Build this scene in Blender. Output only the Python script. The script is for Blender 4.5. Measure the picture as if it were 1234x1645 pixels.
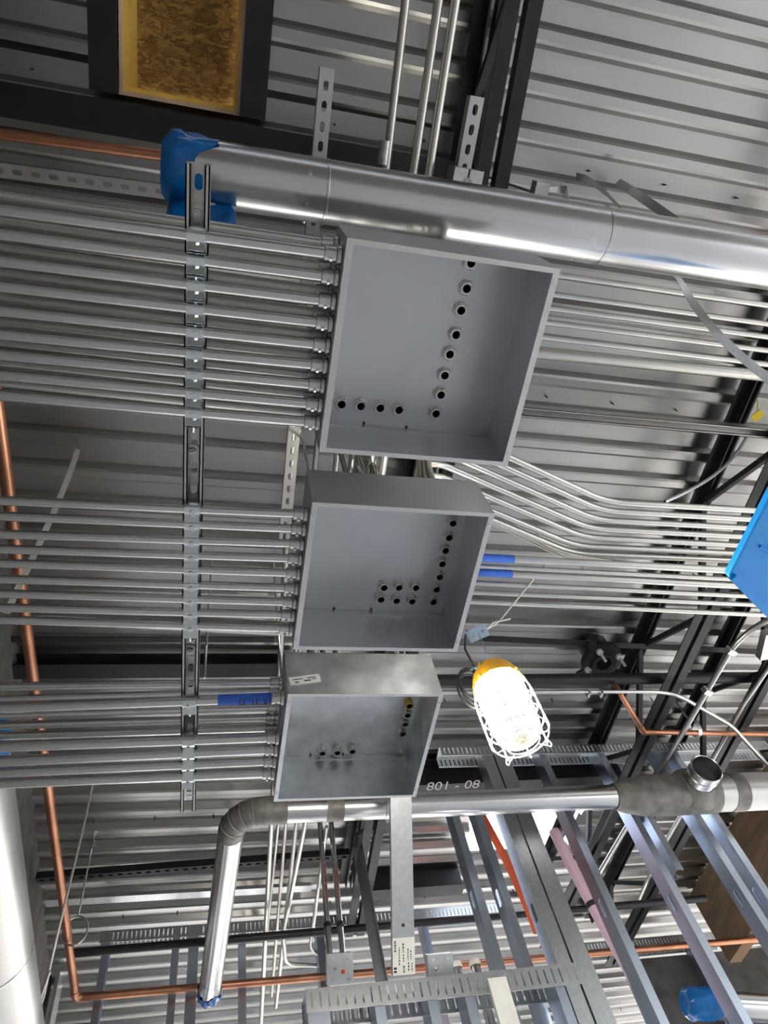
import bpy, math, random
from mathutils import Vector as V, Matrix, geometry
random.seed(7)
for o in list(bpy.data.objects): bpy.data.objects.remove(o, do_unlink=True)
SC = bpy.context.scene
COL = SC.collection

# ------------------------------------------------------------------ camera
F = 1155.77                       # focal length in pixels of the 1234 x 1645 frame
CZ = 1.6                          # eye height above the floor
M = Matrix(((0.97206762, -0.16217844, -0.16965463),
            (0.05811136, 0.8666579, -0.49550697),
            (0.22739307, 0.47180742, 0.85187449)))   # world -> camera (x right, y down, z forward)
MT = M.transposed()
cam = bpy.data.cameras.new('camera'); camo = bpy.data.objects.new('camera', cam); COL.objects.link(camo)
cx, cy, cz = MT @ V((1, 0, 0)), MT @ V((0, -1, 0)), MT @ V((0, 0, -1))
camo.matrix_world = Matrix(((cx.x, cy.x, cz.x, 0), (cx.y, cy.y, cz.y, 0), (cx.z, cy.z, cz.z, CZ), (0, 0, 0, 1)))
cam.sensor_fit = 'VERTICAL'; cam.sensor_height = 24.0; cam.lens = 24.0 * F / 1645.0
cam.clip_start = 0.02; cam.clip_end = 200
SC.camera = camo

# ------------------------------------------------------------------ world, sun, exposure
w = bpy.data.worlds.new('sky'); SC.world = w; w.use_nodes = True
nt = w.node_tree; bg = nt.nodes['Background']
sky = nt.nodes.new('ShaderNodeTexSky'); sky.sky_type = 'NISHITA'; sky.sun_disc = False
sky.sun_elevation = math.radians(48); sky.sun_rotation = math.radians(40); sky.air_density = 1.0; sky.dust_density = 2.0
hsv = nt.nodes.new('ShaderNodeHueSaturation'); hsv.inputs['Saturation'].default_value = .5
nt.links.new(sky.outputs[0], hsv.inputs['Color']); nt.links.new(hsv.outputs[0], bg.inputs[0]); bg.inputs[1].default_value = 0.42
sun = bpy.data.lights.new('sun', 'SUN'); sun.energy = 2.6; sun.angle = math.radians(0.6); sun.color = (1, .95, .87)
suno = bpy.data.objects.new('sun', sun); COL.objects.link(suno)
suno.rotation_euler = V((-0.55, -0.45, -0.85)).to_track_quat('-Z', 'Y').to_euler()
SC.view_settings.view_transform = 'Standard'; SC.view_settings.look = 'None'
SC.view_settings.gamma = 1.0; SC.view_settings.use_curve_mapping = False
SC.view_settings.exposure = 1.4

# ------------------------------------------------------------------ pixel -> world (survey of the photograph)
def ray(u, v): return MT @ V(((u - 617) / F, (v - 822.5) / F, 1))
def P(u, v, h):
    r = ray(u, v); q = r * (h / r.z); q.z += CZ; return q
def PY(u, v, y):
    r = ray(u, v); q = r * (y / r.y); q.z += CZ; return q
def PX(u, v, x):
    r = ray(u, v); q = r * (x / r.x); q.z += CZ; return q
Z = CZ

# ------------------------------------------------------------------ materials
MATS = {}
def mat(name, col, metal=0.0, rough=0.5, var=0.0, scale=8.0, rvar=0.0, stretch=(1, 1, 1), kind='noise', bump=0.0, emit=None, coat=0.0, trans=0.0):
    m = bpy.data.materials.new(name); m.use_nodes = True; n = m.node_tree; b = n.nodes['Principled BSDF']
    b.inputs['Base Color'].default_value = (*col, 1); b.inputs['Metallic'].default_value = metal; b.inputs['Roughness'].default_value = rough
    if coat: b.inputs['Coat Weight'].default_value = coat
    if trans: b.inputs['Transmission Weight'].default_value = trans
    if emit:
        b.inputs['Emission Color'].default_value = (*emit[0], 1); b.inputs['Emission Strength'].default_value = emit[1]
    if var or rvar or bump:
        tc = n.nodes.new('ShaderNodeTexCoord'); mp = n.nodes.new('ShaderNodeMapping'); mp.inputs['Scale'].default_value = stretch
        n.links.new(tc.outputs['Object'], mp.inputs[0])
        if kind == 'noise':
            t = n.nodes.new('ShaderNodeTexNoise'); t.inputs['Scale'].default_value = scale; t.inputs['Detail'].default_value = 5; fac = t.outputs[0]
        else:
            t = n.nodes.new('ShaderNodeTexVoronoi'); t.inputs['Scale'].default_value = scale
            sp = n.nodes.new('ShaderNodeSeparateColor'); n.links.new(t.outputs['Color'], sp.inputs[0]); fac = sp.outputs[0]
        n.links.new(mp.outputs[0], t.inputs[0])
        if var:
            r = n.nodes.new('ShaderNodeMapRange'); r.inputs[3].default_value = 1 - var; r.inputs[4].default_value = 1 + var
            if kind == 'noise': r.inputs[1].default_value = .3; r.inputs[2].default_value = .7
            n.links.new(fac, r.inputs[0])
            mx = n.nodes.new('ShaderNodeMix'); mx.data_type = 'RGBA'; mx.blend_type = 'MULTIPLY'; mx.inputs[0].default_value = 1
            mx.inputs[6].default_value = (*col, 1); n.links.new(r.outputs[0], mx.inputs[7]); n.links.new(mx.outputs[2], b.inputs['Base Color'])
        if rvar:
            r = n.nodes.new('ShaderNodeMapRange'); r.inputs[1].default_value = .3; r.inputs[2].default_value = .7
            r.inputs[3].default_value = max(.05, rough - rvar); r.inputs[4].default_value = rough + rvar
            n.links.new(fac, r.inputs[0]); n.links.new(r.outputs[0], b.inputs['Roughness'])
        if bump:
            bp = n.nodes.new('ShaderNodeBump'); bp.inputs['Strength'].default_value = bump; bp.inputs['Distance'].default_value = .01
            n.links.new(fac, bp.inputs['Height']); n.links.new(bp.outputs[0], b.inputs['Normal'])
    MATS[name] = m; return m
EMT = mat('emt_steel', (.64, .64, .63), 1, .25, .05, 3)
EMT_OLD = mat('emt_steel_warm', (.62, .61, .57), 1, .29, .05, 3)
GALV = mat('galvanised_sheet', (.62, .64, .655), 1, .36, .06, 60, kind='voronoi')
DUCT = mat('duct_sheet', (.66, .665, .67), 1, .25, .05, 3, .03)
STUDM = mat('stud_galvanised_sky_tint', (.62, .70, .83), 1, .30, .05, 6)  # blue sky light on the studs is put into this base colour
DULL = mat('dull_duct_sheet', (.46, .46, .45), 1, .38, .08, 4, .05)
RIMM = mat('lit_rim_steel', (.74, .74, .73), 1, .34, .05, 10)  # lighter than box steel: light caught on the rims put into the colour
STRUT = mat('strut_zinc', (.62, .60, .58), 1, .38, .06, 8)
ZINC = mat('bright_zinc', (.76, .82, .85), 1, .22, .06, 40)
CAST = mat('die_cast_zinc', (.62, .62, .60), 1, .33, .12, 60, .08)
BOXM = mat('box_enclosure_steel', (.62, .635, .665), .8, .40, .07, 5, .08)
BOXM3 = mat('box_galvanised_mottled', (.70, .735, .75), .9, .36, .17, 16, .08)
DECK = mat('deck_steel', (.42, .415, .40), 1, .34, .10, 2, .05, (.5, 2, 1))
BLACK = mat('black_primer_steel', (.018, .018, .020), .2, .42, .25, 10)
BPIPE = mat('black_pipe', (.03, .029, .033), .4, .38, .2, 10)
COPPER = mat('copper_tube', (.50, .235, .14), 1, .38, .25, 6)
MASTIC = mat('grey_mastic', (.22, .21, .195), .35, .52, .35, 14, bump=.4)
TAPE = mat('blue_painters_tape', (.035, .13, .58), 0, .55, .12, 30)
FILM = mat('blue_duct_film', (.0, .13, .42), 0, .25, .25, 10, bump=.4)
BLUEBOX = mat('blue_plastic_sheet', (.01, .36, .98), 0, .35, .06, 4)
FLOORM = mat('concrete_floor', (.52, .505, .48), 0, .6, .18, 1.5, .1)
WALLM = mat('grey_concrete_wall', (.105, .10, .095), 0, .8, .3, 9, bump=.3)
PLY = mat('brown_plywood', (.30, .19, .11), 0, .7, .25, 3, stretch=(1, 1, 6))
DARKH = mat('dark_rubber', (.02, .02, .022), 0, .5)
YEL = mat('yellow_plastic', (.85, .42, .01), 0, .4)
YELF = mat('yellow_tag_plastic', (.85, .62, .02), 0, .5)
GLOBE = mat('lamp_globe', (1, 1, 1), 0, .4, emit=((1, .94, .82), 60.0))
LENS = mat('lamp_led_array', (.9, .85, .6), 0, .4, emit=((1, .93, .75), .18))
WIREW = mat('white_coated_wire', (.8, .8, .78), .1, .4)
ROPE = mat('tie_wire', (.55, .54, .50), .6, .5)
WHITEL = mat('paper_label', (.80, .79, .74), 0, .7, .05, 20)
INK = mat('label_ink', (.04, .04, .045), 0, .7)
CHALK = mat('chalk_marking', (.6, .58, .6), 0, .9)
RED = mat('red_mark', (.55, .06, .03), 0, .6)
PINK = mat('pink_hose', (.88, .60, .72), 0, .5)
ORANGE = mat('orange_webbing', (.95, .16, .06), 0, .6)
WFILM = mat('white_sheeting', (.85, .83, .84), 0, .6)
FRAMEY = mat('yellow_foam_edge', (.80, .52, .10), 0, .5, .15, 6)
FRAMEP = mat('pale_wood_edge', (.80, .58, .36), 0, .6, .1, 12)
BRICKW = mat('ceramic_knob', (.85, .80, .74), 0, .4)
BRASS = mat('brass_bushing', (.65, .42, .10), 1, .35)
BLUEFIT = mat('blue_zinc_fitting', (.35, .50, .72), .7, .35)
def osb():
    m = bpy.data.materials.new('osb_board'); m.use_nodes = True; n = m.node_tree; b = n.nodes['Principled BSDF']
    tc = n.nodes.new('ShaderNodeTexCoord'); mp = n.nodes.new('ShaderNodeMapping'); mp.inputs['Scale'].default_value = (1, 2.2, 1); mp.inputs['Rotation'].default_value = (0, 0, .4)
    n.links.new(tc.outputs['Object'], mp.inputs[0])
    ns = n.nodes.new('ShaderNodeTexNoise'); ns.inputs['Scale'].default_value = 14; ns.inputs['Detail'].default_value = 3; n.links.new(mp.outputs[0], ns.inputs[0])
    ad = n.nodes.new('ShaderNodeMix'); ad.data_type = 'RGBA'; ad.blend_type = 'LINEAR_LIGHT'; ad.inputs[0].default_value = .12
    n.links.new(mp.outputs[0], ad.inputs[6]); n.links.new(ns.outputs['Color'], ad.inputs[7])
    vo = n.nodes.new('ShaderNodeTexVoronoi'); vo.inputs['Scale'].default_value = 34; n.links.new(ad.outputs[2], vo.inputs[0])
    sp = n.nodes.new('ShaderNodeSeparateColor'); n.links.new(vo.outputs['Color'], sp.inputs[0])
    cr = n.nodes.new('ShaderNodeValToRGB'); e = cr.color_ramp.elements
    e[0].position = 0; e[0].color = (.14, .075, .015, 1); e[1].position = 1; e[1].color = (.46, .31, .09, 1)
    k = cr.color_ramp.elements.new(.55); k.color = (.27, .165, .04, 1)
    n.links.new(sp.outputs[0], cr.inputs[0]); n.links.new(cr.outputs[0], b.inputs['Base Color']); b.inputs['Roughness'].default_value = .55
    return m
OSB = osb()

# ------------------------------------------------------------------ mesh helpers
def wloc(o):
    p = V((0, 0, 0))
    while o: p += o.location; o = o.parent
    return p
class MB:
    def __init__(s): s.v = []; s.f = []
    def add(s, vs, fs):
        k = len(s.v); s.v += [V(x) for x in vs]; s.f += [[i + k for i in f] for f in fs]; return s
    def box(s, c, a, b, d):
        c = V(c); a, b, d = V(a), V(b), V(d)
        if a.cross(b).dot(d) < 0: a = -a
        q = [c + a * i + b * j + d * k for k in (-1, 1) for j in (-1, 1) for i in (-1, 1)]
        return s.add(q, [(0, 2, 3, 1), (4, 5, 7, 6), (0, 1, 5, 4), (2, 6, 7, 3), (0, 4, 6, 2), (1, 3, 7, 5)])
    def aab(s, x0, x1, y0, y1, z0, z1):
        return s.box(((x0 + x1) / 2, (y0 + y1) / 2, (z0 + z1) / 2), ((x1 - x0) / 2, 0, 0), (0, (y1 - y0) / 2, 0), (0, 0, (z1 - z0) / 2))
    def bar(s, p0, p1, wd, th, up=(0, 0, 1)):
        p0, p1 = V(p0), V(p1); d = (p1 - p0); a = d / 2; dn = d.normalized(); sd = dn.cross(V(up)).normalized(); u = sd.cross(dn).normalized()
        return s.box((p0 + p1) / 2, a, sd * wd / 2, u * th / 2)
    def prof(s, pts, p0, p1, up=(0, 0, 1)):
        p0, p1 = V(p0), V(p1); dn = (p1 - p0).normalized(); sd = dn.cross(V(up)).normalized(); u = sd.cross(dn).normalized(); n = len(pts)
        vs = [p + sd * a + u * b for p in (p0, p1) for a, b in pts]
        fs = [(i, (i + 1) % n, n + (i + 1) % n, n + i) for i in range(n)]
        fs += [list(range(n - 1, -1, -1)), list(range(n, 2 * n))]
        return s.add(vs, fs)
    def tube(s, path, r, n=12, caps=True, r1=None, close=False):
        path = [V(p) for p in path]; m = len(path); rings = []; t0 = None; u = None
        for i in range(m):
            if close: t = (path[(i + 1) % m] - path[i - 1]).normalized()
            else: t = (path[min(i + 1, m - 1)] - path[max(i - 1, 0)]).normalized()
            if u is None:
                u = t.cross(V((0, 0, 1)) if abs(t.z) < .9 else V((1, 0, 0))).normalized()
            else:
                u = (u - t * u.dot(t)).normalized()
            w_ = t.cross(u); rr = r if r1 is None else r + (r1 - r) * i / (m - 1)
            rings.append([path[i] + (u * math.cos(2 * math.pi * k / n) + w_ * math.sin(2 * math.pi * k / n)) * rr for k in range(n)])
        vs = [p for R in rings for p in R]; fs = []
        for i in range(m if close else m - 1):
            j = (i + 1) % m
            for k in range(n): fs.append((i * n + k, i * n + (k + 1) % n, j * n + (k + 1) % n, j * n + k))
        if caps and not close: fs += [list(range(n - 1, -1, -1)), list(range((m - 1) * n, m * n))]
        return s.add(vs, fs)
    def lathe(s, pr, o, ax, n=24, ref=None):
        o = V(o); ax = V(ax).normalized(); u = ax.cross(V(ref) if ref else (V((0, 0, 1)) if abs(ax.z) < .9 else V((1, 0, 0)))).normalized(); w_ = ax.cross(u)
        vs = [o + ax * z + (u * math.cos(2 * math.pi * k / n) + w_ * math.sin(2 * math.pi * k / n)) * r for r, z in pr for k in range(n)]; fs = []
        for i in range(len(pr) - 1):
            for k in range(n): fs.append((i * n + k, i * n + (k + 1) % n, (i + 1) * n + (k + 1) % n, (i + 1) * n + k))
        if pr[0][0] > 1e-6 and len(pr) and getattr(s, 'cap0', False): fs.append(list(range(n - 1, -1, -1)))
        return s.add(vs, fs)
    def cyl(s, p0, p1, r, n=12): return s.tube([p0, p1], r, n)
    def slotted(s, o, a, sd, nn, L, W, th, pitch, ha, hs, first=None):
        # plate of length L along a, width W along sd, thickness th along nn, with a row of obround holes
        o, a, sd, nn = V(o), V(a).normalized(), V(sd).normalized(), V(nn).normalized()
        cnt = max(1, int(L / pitch)); rest = (L - cnt * pitch) / 2
        if rest > .002:
            for c in (rest / 2, L - rest / 2): s.box(o + a * c, a * rest / 2, sd * W / 2, nn * th / 2)
        hp = pitch / 2; hw = W / 2
        outer = [(hp, 0), (hp, hw), (hp / 2, hw), (0, hw), (-hp / 2, hw), (-hp, hw), (-hp, 0), (-hp, -hw), (-hp / 2, -hw), (0, -hw), (hp / 2, -hw), (hp, -hw)]
        if ha >= hs: c_, r_ = ha - hs, hs; inner = [(ha, 0), (c_ + .6 * r_, .8 * hs), (c_, hs), (0, hs), (-c_, hs), (-c_ - .6 * r_, .8 * hs), (-ha, 0), (-c_ - .6 * r_, -.8 * hs), (-c_, -hs), (0, -hs), (c_, -hs), (c_ + .6 * r_, -.8 * hs)]
        else: inner = [(ha, 0), (ha, hs * .93), (ha * .5, hs), (0, hs), (-ha * .5, hs), (-ha, hs * .93), (-ha, 0), (-ha, -hs * .93), (-ha * .5, -hs), (0, -hs), (ha * .5, -hs), (ha, -hs * .93)]
        for i in range(cnt):
            c = o + a * (rest + (i + .5) * pitch); vs = []
            for lo in (outer, inner):
                for sg in (-1, 1): vs += [c + a * x + sd * y + nn * (sg * th / 2) for x, y in lo]
            fs = []
            for k in range(12):
                j = (k + 1) % 12
                fs += [(k, 24 + k, 24 + j, j), (12 + k, 12 + j, 36 + j, 36 + k), (24 + k, 36 + k, 36 + j, 24 + j), (k, j, 12 + j, 12 + k)]
            s.add(vs, fs)
        return s
    def build(s, name, m, parent=None, smooth=True, ang=32, org=None):
        xs = [p.x for p in s.v]; ys = [p.y for p in s.v]; zs = [p.z for p in s.v]
        c = V(org) if org else V(((min(xs) + max(xs)) / 2, (min(ys) + max(ys)) / 2, (min(zs) + max(zs)) / 2))
        me = bpy.data.meshes.new(name); me.from_pydata([tuple(p - c) for p in s.v], [], s.f); me.update()
        if smooth:
            me.polygons.foreach_set('use_smooth', [True] * len(me.polygons)); me.set_sharp_from_angle(angle=math.radians(ang))
        me.materials.append(m); o = bpy.data.objects.new(name, me); COL.objects.link(o)
        o.location = c - (wloc(parent) if parent else V((0, 0, 0)))
        if parent: o.parent = parent
        return o
def thing(name, loc, label, cat, group=None):
    o = bpy.data.objects.new(name, None); o.empty_display_size = .05; COL.objects.link(o); o.location = loc
    return tag(o, label, cat, group)
def tag(o, label, cat, group=None):
    o['label'] = label; o['category'] = cat
    if group: o['group'] = group
    return o
def struct(o): o['kind'] = 'structure'; return o
def fillet(pts, R, seg=8):
    pts = [V(p) for p in pts]; out = [pts[0]]
    for i in range(1, len(pts) - 1):
        a, b, c = pts[i - 1], pts[i], pts[i + 1]; d0 = (a - b).normalized(); d1 = (c - b).normalized()
        ang = math.acos(max(-1, min(1, d0.dot(d1))))
        if ang > math.pi - .02: out.append(b); continue
        t = min(R / math.tan(ang / 2), (a - b).length * .48, (c - b).length * .48); Rr = t * math.tan(ang / 2)
        bis = (d0 + d1).normalized(); cen = b + bis * (Rr / math.sin(ang / 2))
        s0 = b + d0 * t - cen; s1 = b + d1 * t - cen; th = s0.angle(s1); axn = s0.cross(s1).normalized()
        for k in range(seg + 1): out.append(cen + Matrix.Rotation(th * k / seg, 3, axn) @ s0)
    out.append(pts[-1]); return out
ORD = ['first', 'second', 'third', 'fourth', 'fifth', 'sixth', 'seventh', 'eighth', 'ninth', 'tenth', 'eleventh', 'twelfth', 'thirteenth', 'fourteenth', 'fifteenth', 'sixteenth', 'seventeenth', 'eighteenth']
def text_mesh(body, size, m, mtx, name, parent):
    cu = bpy.data.curves.new('txt', 'FONT'); cu.body = body; cu.size = size; cu.extrude = .0003; cu.align_x = 'CENTER'; cu.align_y = 'CENTER'
    to = bpy.data.objects.new('txt', cu); me = bpy.data.meshes.new_from_object(to); bpy.data.objects.remove(to); me.name = name
    c = mtx.to_translation(); R = mtx.to_3x3().to_4x4(); me.transform(R); me.materials.clear(); me.materials.append(m)
    o = bpy.data.objects.new(name, me); COL.objects.link(o); o.location = c - wloc(parent); o.parent = parent; return o
def frame(o, x, y, z):
    x, y, z = V(x), V(y), V(z)
    return Matrix(((x.x, y.x, z.x, o[0]), (x.y, y.y, z.y, o[1]), (x.z, y.z, z.z, o[2]), (0, 0, 0, 1)))

# ------------------------------------------------------------------ structure: floor, walls, deck
XW = -0.87                                   # face of the left wall
HD = 2.85                                    # underside of the deck ribs above the eye
struct(MB().aab(-1.1, 11, -6, 13, -.12, 0).build('floor', FLOORM, smooth=False))
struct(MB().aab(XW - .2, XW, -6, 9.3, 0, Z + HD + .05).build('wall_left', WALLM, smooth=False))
struct(MB().aab(XW, 5.0, -4.2, -4.0, 0, Z + HD + .05).build('wall_back_unseen', WALLM, smooth=False))  # unseen wall behind the camera, added and sized to darken the deck
struct(MB().aab(3.70, 3.80, 3.0, 4.75, Z + 2.33, Z + HD - .005).build('wall_right', PLY, smooth=False))
struct(MB().aab(3.12, 4.3, 5.06, 5.12, 0, Z + 2.57).build('wall_far', WALLM, smooth=False))
ceil_root = bpy.data.objects.new('ceiling', None); COL.objects.link(ceil_root); ceil_root.location = (2, 2, Z + HD); ceil_root['kind'] = 'structure'
HOLES = [(-.385, .0, -.95, .066), (1.72, 2.48, 3.55, 4.15)]
PIT = .1524; PH = -.014                      # rib pitch and phase
def deck_profile(y0, y1):
    pts = []; k0 = int(math.floor((y0 - PH) / PIT)) - 1
    for k in range(k0, k0 + int((y1 - y0) / PIT) + 4):
        yb = PH + k * PIT
        pts += [(yb - .070, .036), (yb - .054, .006), (yb - .044, .0), (yb - .013, .0), (yb - .002, .0066), (yb + .010, .036)]
    def zat(y):
        for a, b in zip(pts, pts[1:]):
            if a[0] <= y <= b[0]: return a[1] + (b[1] - a[1]) * (y - a[0]) / (b[0] - a[0])
        return .036
    ys = [p for p in pts if y0 < p[0] < y1] + [(y0, zat(y0)), (y1, zat(y1))]
    for h in HOLES:
        for yy in h[2:]:
            if y0 < yy < y1: ys.append((yy, zat(yy)))
    return sorted(ys)
PW = PIT * 6; yy0 = PH + .035 - PW * 4
for row in range(15):
    y0, y1 = yy0 + row * PW, yy0 + (row + 1) * PW
    if y0 > 9.2: break
    split = 1.05 if row % 2 else 2.02
    for x0, x1 in ((XW, split), (split, 8.2)):
        mb = MB(); pr = deck_profile(y0, y1)
        for (ya, za), (yb, zb) in zip(pr, pr[1:]):
            ym = (ya + yb) / 2; iv = [(x0, x1)]
            for hx0, hx1, hy0, hy1 in HOLES:
                if hy0 < ym < hy1:
                    nv = []
                    for a, b in iv:
                        if hx1 <= a or hx0 >= b: nv.append((a, b)); continue
                        if a < hx0: nv.append((a, hx0))
                        if b > hx1: nv.append((hx1, b))
                    iv = nv
            for a, b in iv:
                zo = Z + HD + (.0012 if x0 > 0 else 0)
                vs = [(a, ya, zo + za), (b, ya, zo + za), (b, yb, zo + zb), (a, yb, zo + zb)]
                mb.add(vs + [(p[0], p[1], p[2] + .0011) for p in vs], [(0, 3, 2, 1), (4, 5, 6, 7)])
        if mb.v: mb.build('deck_panel', DECK, ceil_root, ang=8)

# deck fasteners poking through along the panel laps
scr = None
for row in range(1, 12):
    yl = yy0 + row * PW + .02
    for k in range(14):
        xk = XW + .12 + k * .33 + (row % 3) * .09
        if any(a - .05 < xk < b + .05 and c - .05 < yl < d + .05 for a, b, c, d in HOLES): continue
        c = V((xk, yl, Z + HD + .036))
        if scr is None:
            scr = MB().tube([c, c - V((0, 0, .026))], .0042, 8, r1=.0016).build('deck_screw', DARKH, ceil_root)
        else:
            n_ = scr.copy(); COL.objects.link(n_); n_.parent = ceil_root; n_.location = c - V((0, 0, .013)) - ceil_root.location

# ------------------------------------------------------------------ roof opening with OSB cover
root = thing('roof_hatch', (-.19, -.4, Z + HD), 'covered roof opening with pale wood and yellow edges over the black frame', 'roof opening')
x0, x1, y0, y1 = HOLES[0]; zb = Z + HD - .03; zt = Z + HD + .20
MB().aab(x0 - .02, x1 + .02, y0, y1 + .02, zt + .020, zt + .034).build('osb_sheet', OSB, root, smooth=False)
for (a, b, c, d, m, nm) in ((x0 + .012, x0 + .028, y0, y1 - .012, FRAMEY, 'curb_board'), (x0 + .028, x1 - .012, y1 - .024, y1 - .012, FRAMEY, 'curb_board'),
                            (x1 - .024, x1 - .012, y0, y1 - .024, FRAMEY, 'curb_board')):
    MB().aab(a, b, c, d, zb + .02, zt).build(nm, m, root, smooth=False)
for (a, b, c, d) in ((x0, x0 + .012, y0, y1), (x0 + .012, x1, y1 - .012, y1), (x1 - .012, x1, y0, y1 - .012)):
    MB().aab(a, b, c, d, zb, zt).build('curb_trim', FRAMEP, root, smooth=False)
def angle_iron(name, p0, p1, leg, th, label, flip=1, up=(0, 0, 1), cat='steel angle', m=BLACK):
    L = leg; t = th
    pts = [(0, 0), (L * flip, 0), (L * flip, t), (t * flip, t), (t * flip, L), (0, L)]
    if flip < 0: pts = pts[::-1]
    return tag(MB().prof(pts, p0, p1, up).build(name, m, smooth=False), label, cat)
hb = Z + HD - .075
angle_iron('steel_angle', (x0 - .085, -1.4, hb), (x0 - .085, y1 + .0, hb), .085, .008, 'black steel angle along the left edge of the roof opening', 1)
angle_iron('steel_angle', (x1 + .085, -1.4, hb), (x1 + .085, y1 + .0, hb), .085, .008, 'black steel angle along the right edge of the roof opening', -1)
o = tag(MB().prof([(-.0, 0), (.10, 0), (.10, .01), (.01, .01), (.01, .11), (0, .11)], (XW + .02, y1 + .12, hb - .03), (.80, y1 + .12, hb - .03)).build('steel_channel', BLACK, smooth=False),
        'long black steel channel crossing below the roof opening', 'steel beam')

# ------------------------------------------------------------------ steel joists
def joist(x0, ya, x1, yb, label, hbot=2.46, depth=.35, web=.9, rod=True):
    r = thing('bar_joist', ((x0 + x1) / 2, (ya + yb) / 2, Z + hbot), label, 'joist', 'open web steel joists under the deck')
    pa = V((x0, ya, Z + hbot)); pb = V((x1, yb, Z + hbot)); up = V((0, 0, depth)); d = (pb - pa).normalized(); sd = d.cross(V((0, 0, 1))).normalized()
    for nm, off, fz in (('bottom_chord', V((0, 0, 0)), 1), ('top_chord', up, -1)):
        mb = MB()
        for sg in (-1, 1):
            pts = [(.012 * sg, 0), (.058 * sg, 0), (.058 * sg, .006 * fz), (.018 * sg, .006 * fz), (.018 * sg, .048 * fz), (.012 * sg, .048 * fz)]
            if sg * fz < 0: pts = pts[::-1]
            mb.prof(pts, pa + off, pb + off)
        mb.build(nm, BLACK, r, smooth=False)
    L = (pb - pa).length; n = int(L / web)
    for i in range(n):
        a = pa + d * (i * L / n); b = pa + d * ((i + .5) * L / n); c = pa + d * ((i + 1) * L / n)
        MB().bar(a + V((0, 0, .02)), b + up - V((0, 0, .02)), .026, .026, sd).build('web_member', BLACK, r, smooth=False)
        MB().bar(b + up - V((0, 0, .02)), c + V((0, 0, .02)), .026, .026, sd).build('web_member', BLACK, r, smooth=False)
    return r
joist(.745, -1.6, .965, 4.3, 'black open web joist running behind the three boxes')
joist(2.36, -.9, 2.32, 4.6, 'black open web joist at right beside the round flange', .0 + 2.46)
joist(2.86, .4, 2.90, 4.9, 'rightmost black open web joist beside the bent conduit', 2.46)
joist(5.2, -1.5, 5.2, 6.5, 'far right black open web joist past the blue wrapped box')

# ------------------------------------------------------------------ strut channel
SW = .0413
def strut(name, p0, p1, opn, label, cat='strut', m=STRUT, slots=True, pitch=.0508, ha=.0143, hs=.0071, W=SW, D=SW, group=None):
    p0, p1, opn = V(p0), V(p1), V(opn); a = (p1 - p0).normalized(); opn = (opn - a * opn.dot(a)).normalized(); sd = a.cross(opn).normalized(); L = (p1 - p0).length
    mb = MB(); t = .0027; up = -opn                     # p0,p1 lie on the centre of the open face
    for sg in (-1, 1):
        mb.box(p0 + a * L / 2 + sd * sg * (W / 2 - t / 2) + up * D / 2, a * L / 2, sd * t / 2, up * D / 2)
        mb.box(p0 + a * L / 2 + sd * sg * (W / 2 - .0047) + up * t / 2, a * L / 2, sd * .0047, up * t / 2)
        mb.box(p0 + a * L / 2 + sd * sg * (W / 2 - .0094 + t / 2) + up * .0045, a * L / 2, sd * t / 2, up * .0045)
    if slots: mb.slotted(p0 + up * (D - t / 2), a, sd, up, L, W - 2 * t, t, pitch, ha, hs)
    else: mb.box(p0 + a * L / 2 + up * (D - t / 2), a * L / 2, sd * (W / 2 - t), up * t / 2)
    o = mb.build(name, m, smooth=False); return tag(o, label, cat, group)
def hexbolt(parent, c, ax, r=.0105, hgt=.007, washer=.017, m=ZINC, name='bolt'):
    mb = MB(); ax = V(ax).normalized(); c = V(c)
    mb.tube([c, c + ax * .002], washer, 20)
    mb.tube([c + ax * .002, c + ax * (.002 + hgt)], r, 6)
    mb.tube([c, c + ax * (.006 + hgt)], r * .45, 10)
    return mb.build(name, m, parent, ang=25)

HS = 1.382                                    # open face of the main strut
sp0 = P(318, 264, HS); sp1 = P(302, 1304, HS)
main = strut('strut_channel', sp0, sp1, (0, 0, -1), 'long slotted strut channel crossing under the three rows of conduits', slots=True)
for (u, v) in ((316, 343), (309, 727), (305, 1047)):
    q = P(u, v, HS + .03); hexbolt(main, (q.x, q.y, Z + HS + SW - .004), (0, 0, -1), .0085, .006, .0165, STRUT)
# upper struts under the deck
HU = 2.36
s2a = strut('strut_channel', P(524, 110, HU), P(455, 868, HU), (0, 0, 1), 'high slotted strut passing above the upper box with its end near the roof opening')
s2b = strut('strut_channel', P(761, 155, 2.3), P(738, 292, 2.3) + V((0, .35, 0)), (0, 0, 1), 'short slotted strut hanging beside the dark joist above the round duct')
strut('strut_channel', P(-20, 268, 2.55), P(560, 345, 2.55), (0, 0, 1), 'slotted strut near the deck above the top row of conduits')
strut('strut_channel', P(60, 984, 2.35), P(480, 1006, 2.35), (0, 0, 1), 'slotted strut spanning behind the middle row of conduits')
strut('strut_channel', P(835, 662, 2.5), P(1300, 703, 2.5), (0, 0, -1), 'strut channel running right from the upper box under the deck', slots=False)
strut('strut_channel', P(60, 1404, 2.72), P(560, 1366, 2.72), (0, 0, 1), 'black slotted strut along the far left deck above the copper pipe', m=BLACK)
sv = strut('strut_channel', P(866, 291, 2.2), P(852, 350, 2.2), (0, 0, 1), 'stub of slotted strut hanging just behind the top edge of the round duct')
q = P(866, 312, 2.22); MB().cyl((q.x, q.y, Z + 2.20), (q.x, q.y, Z + HD + .01), .0048, 8).build('threaded_rod', ZINC, sv)
sv2 = tag(MB().aab(0, .001, 0, .001, 0, .001).build('strut_clamp', GALV), 'galvanised clamp plate at the foot of the short slotted strut', 'clamp')
bpy.data.objects.remove(sv2, do_unlink=True)
q = P(748, 293, 2.16)
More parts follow.
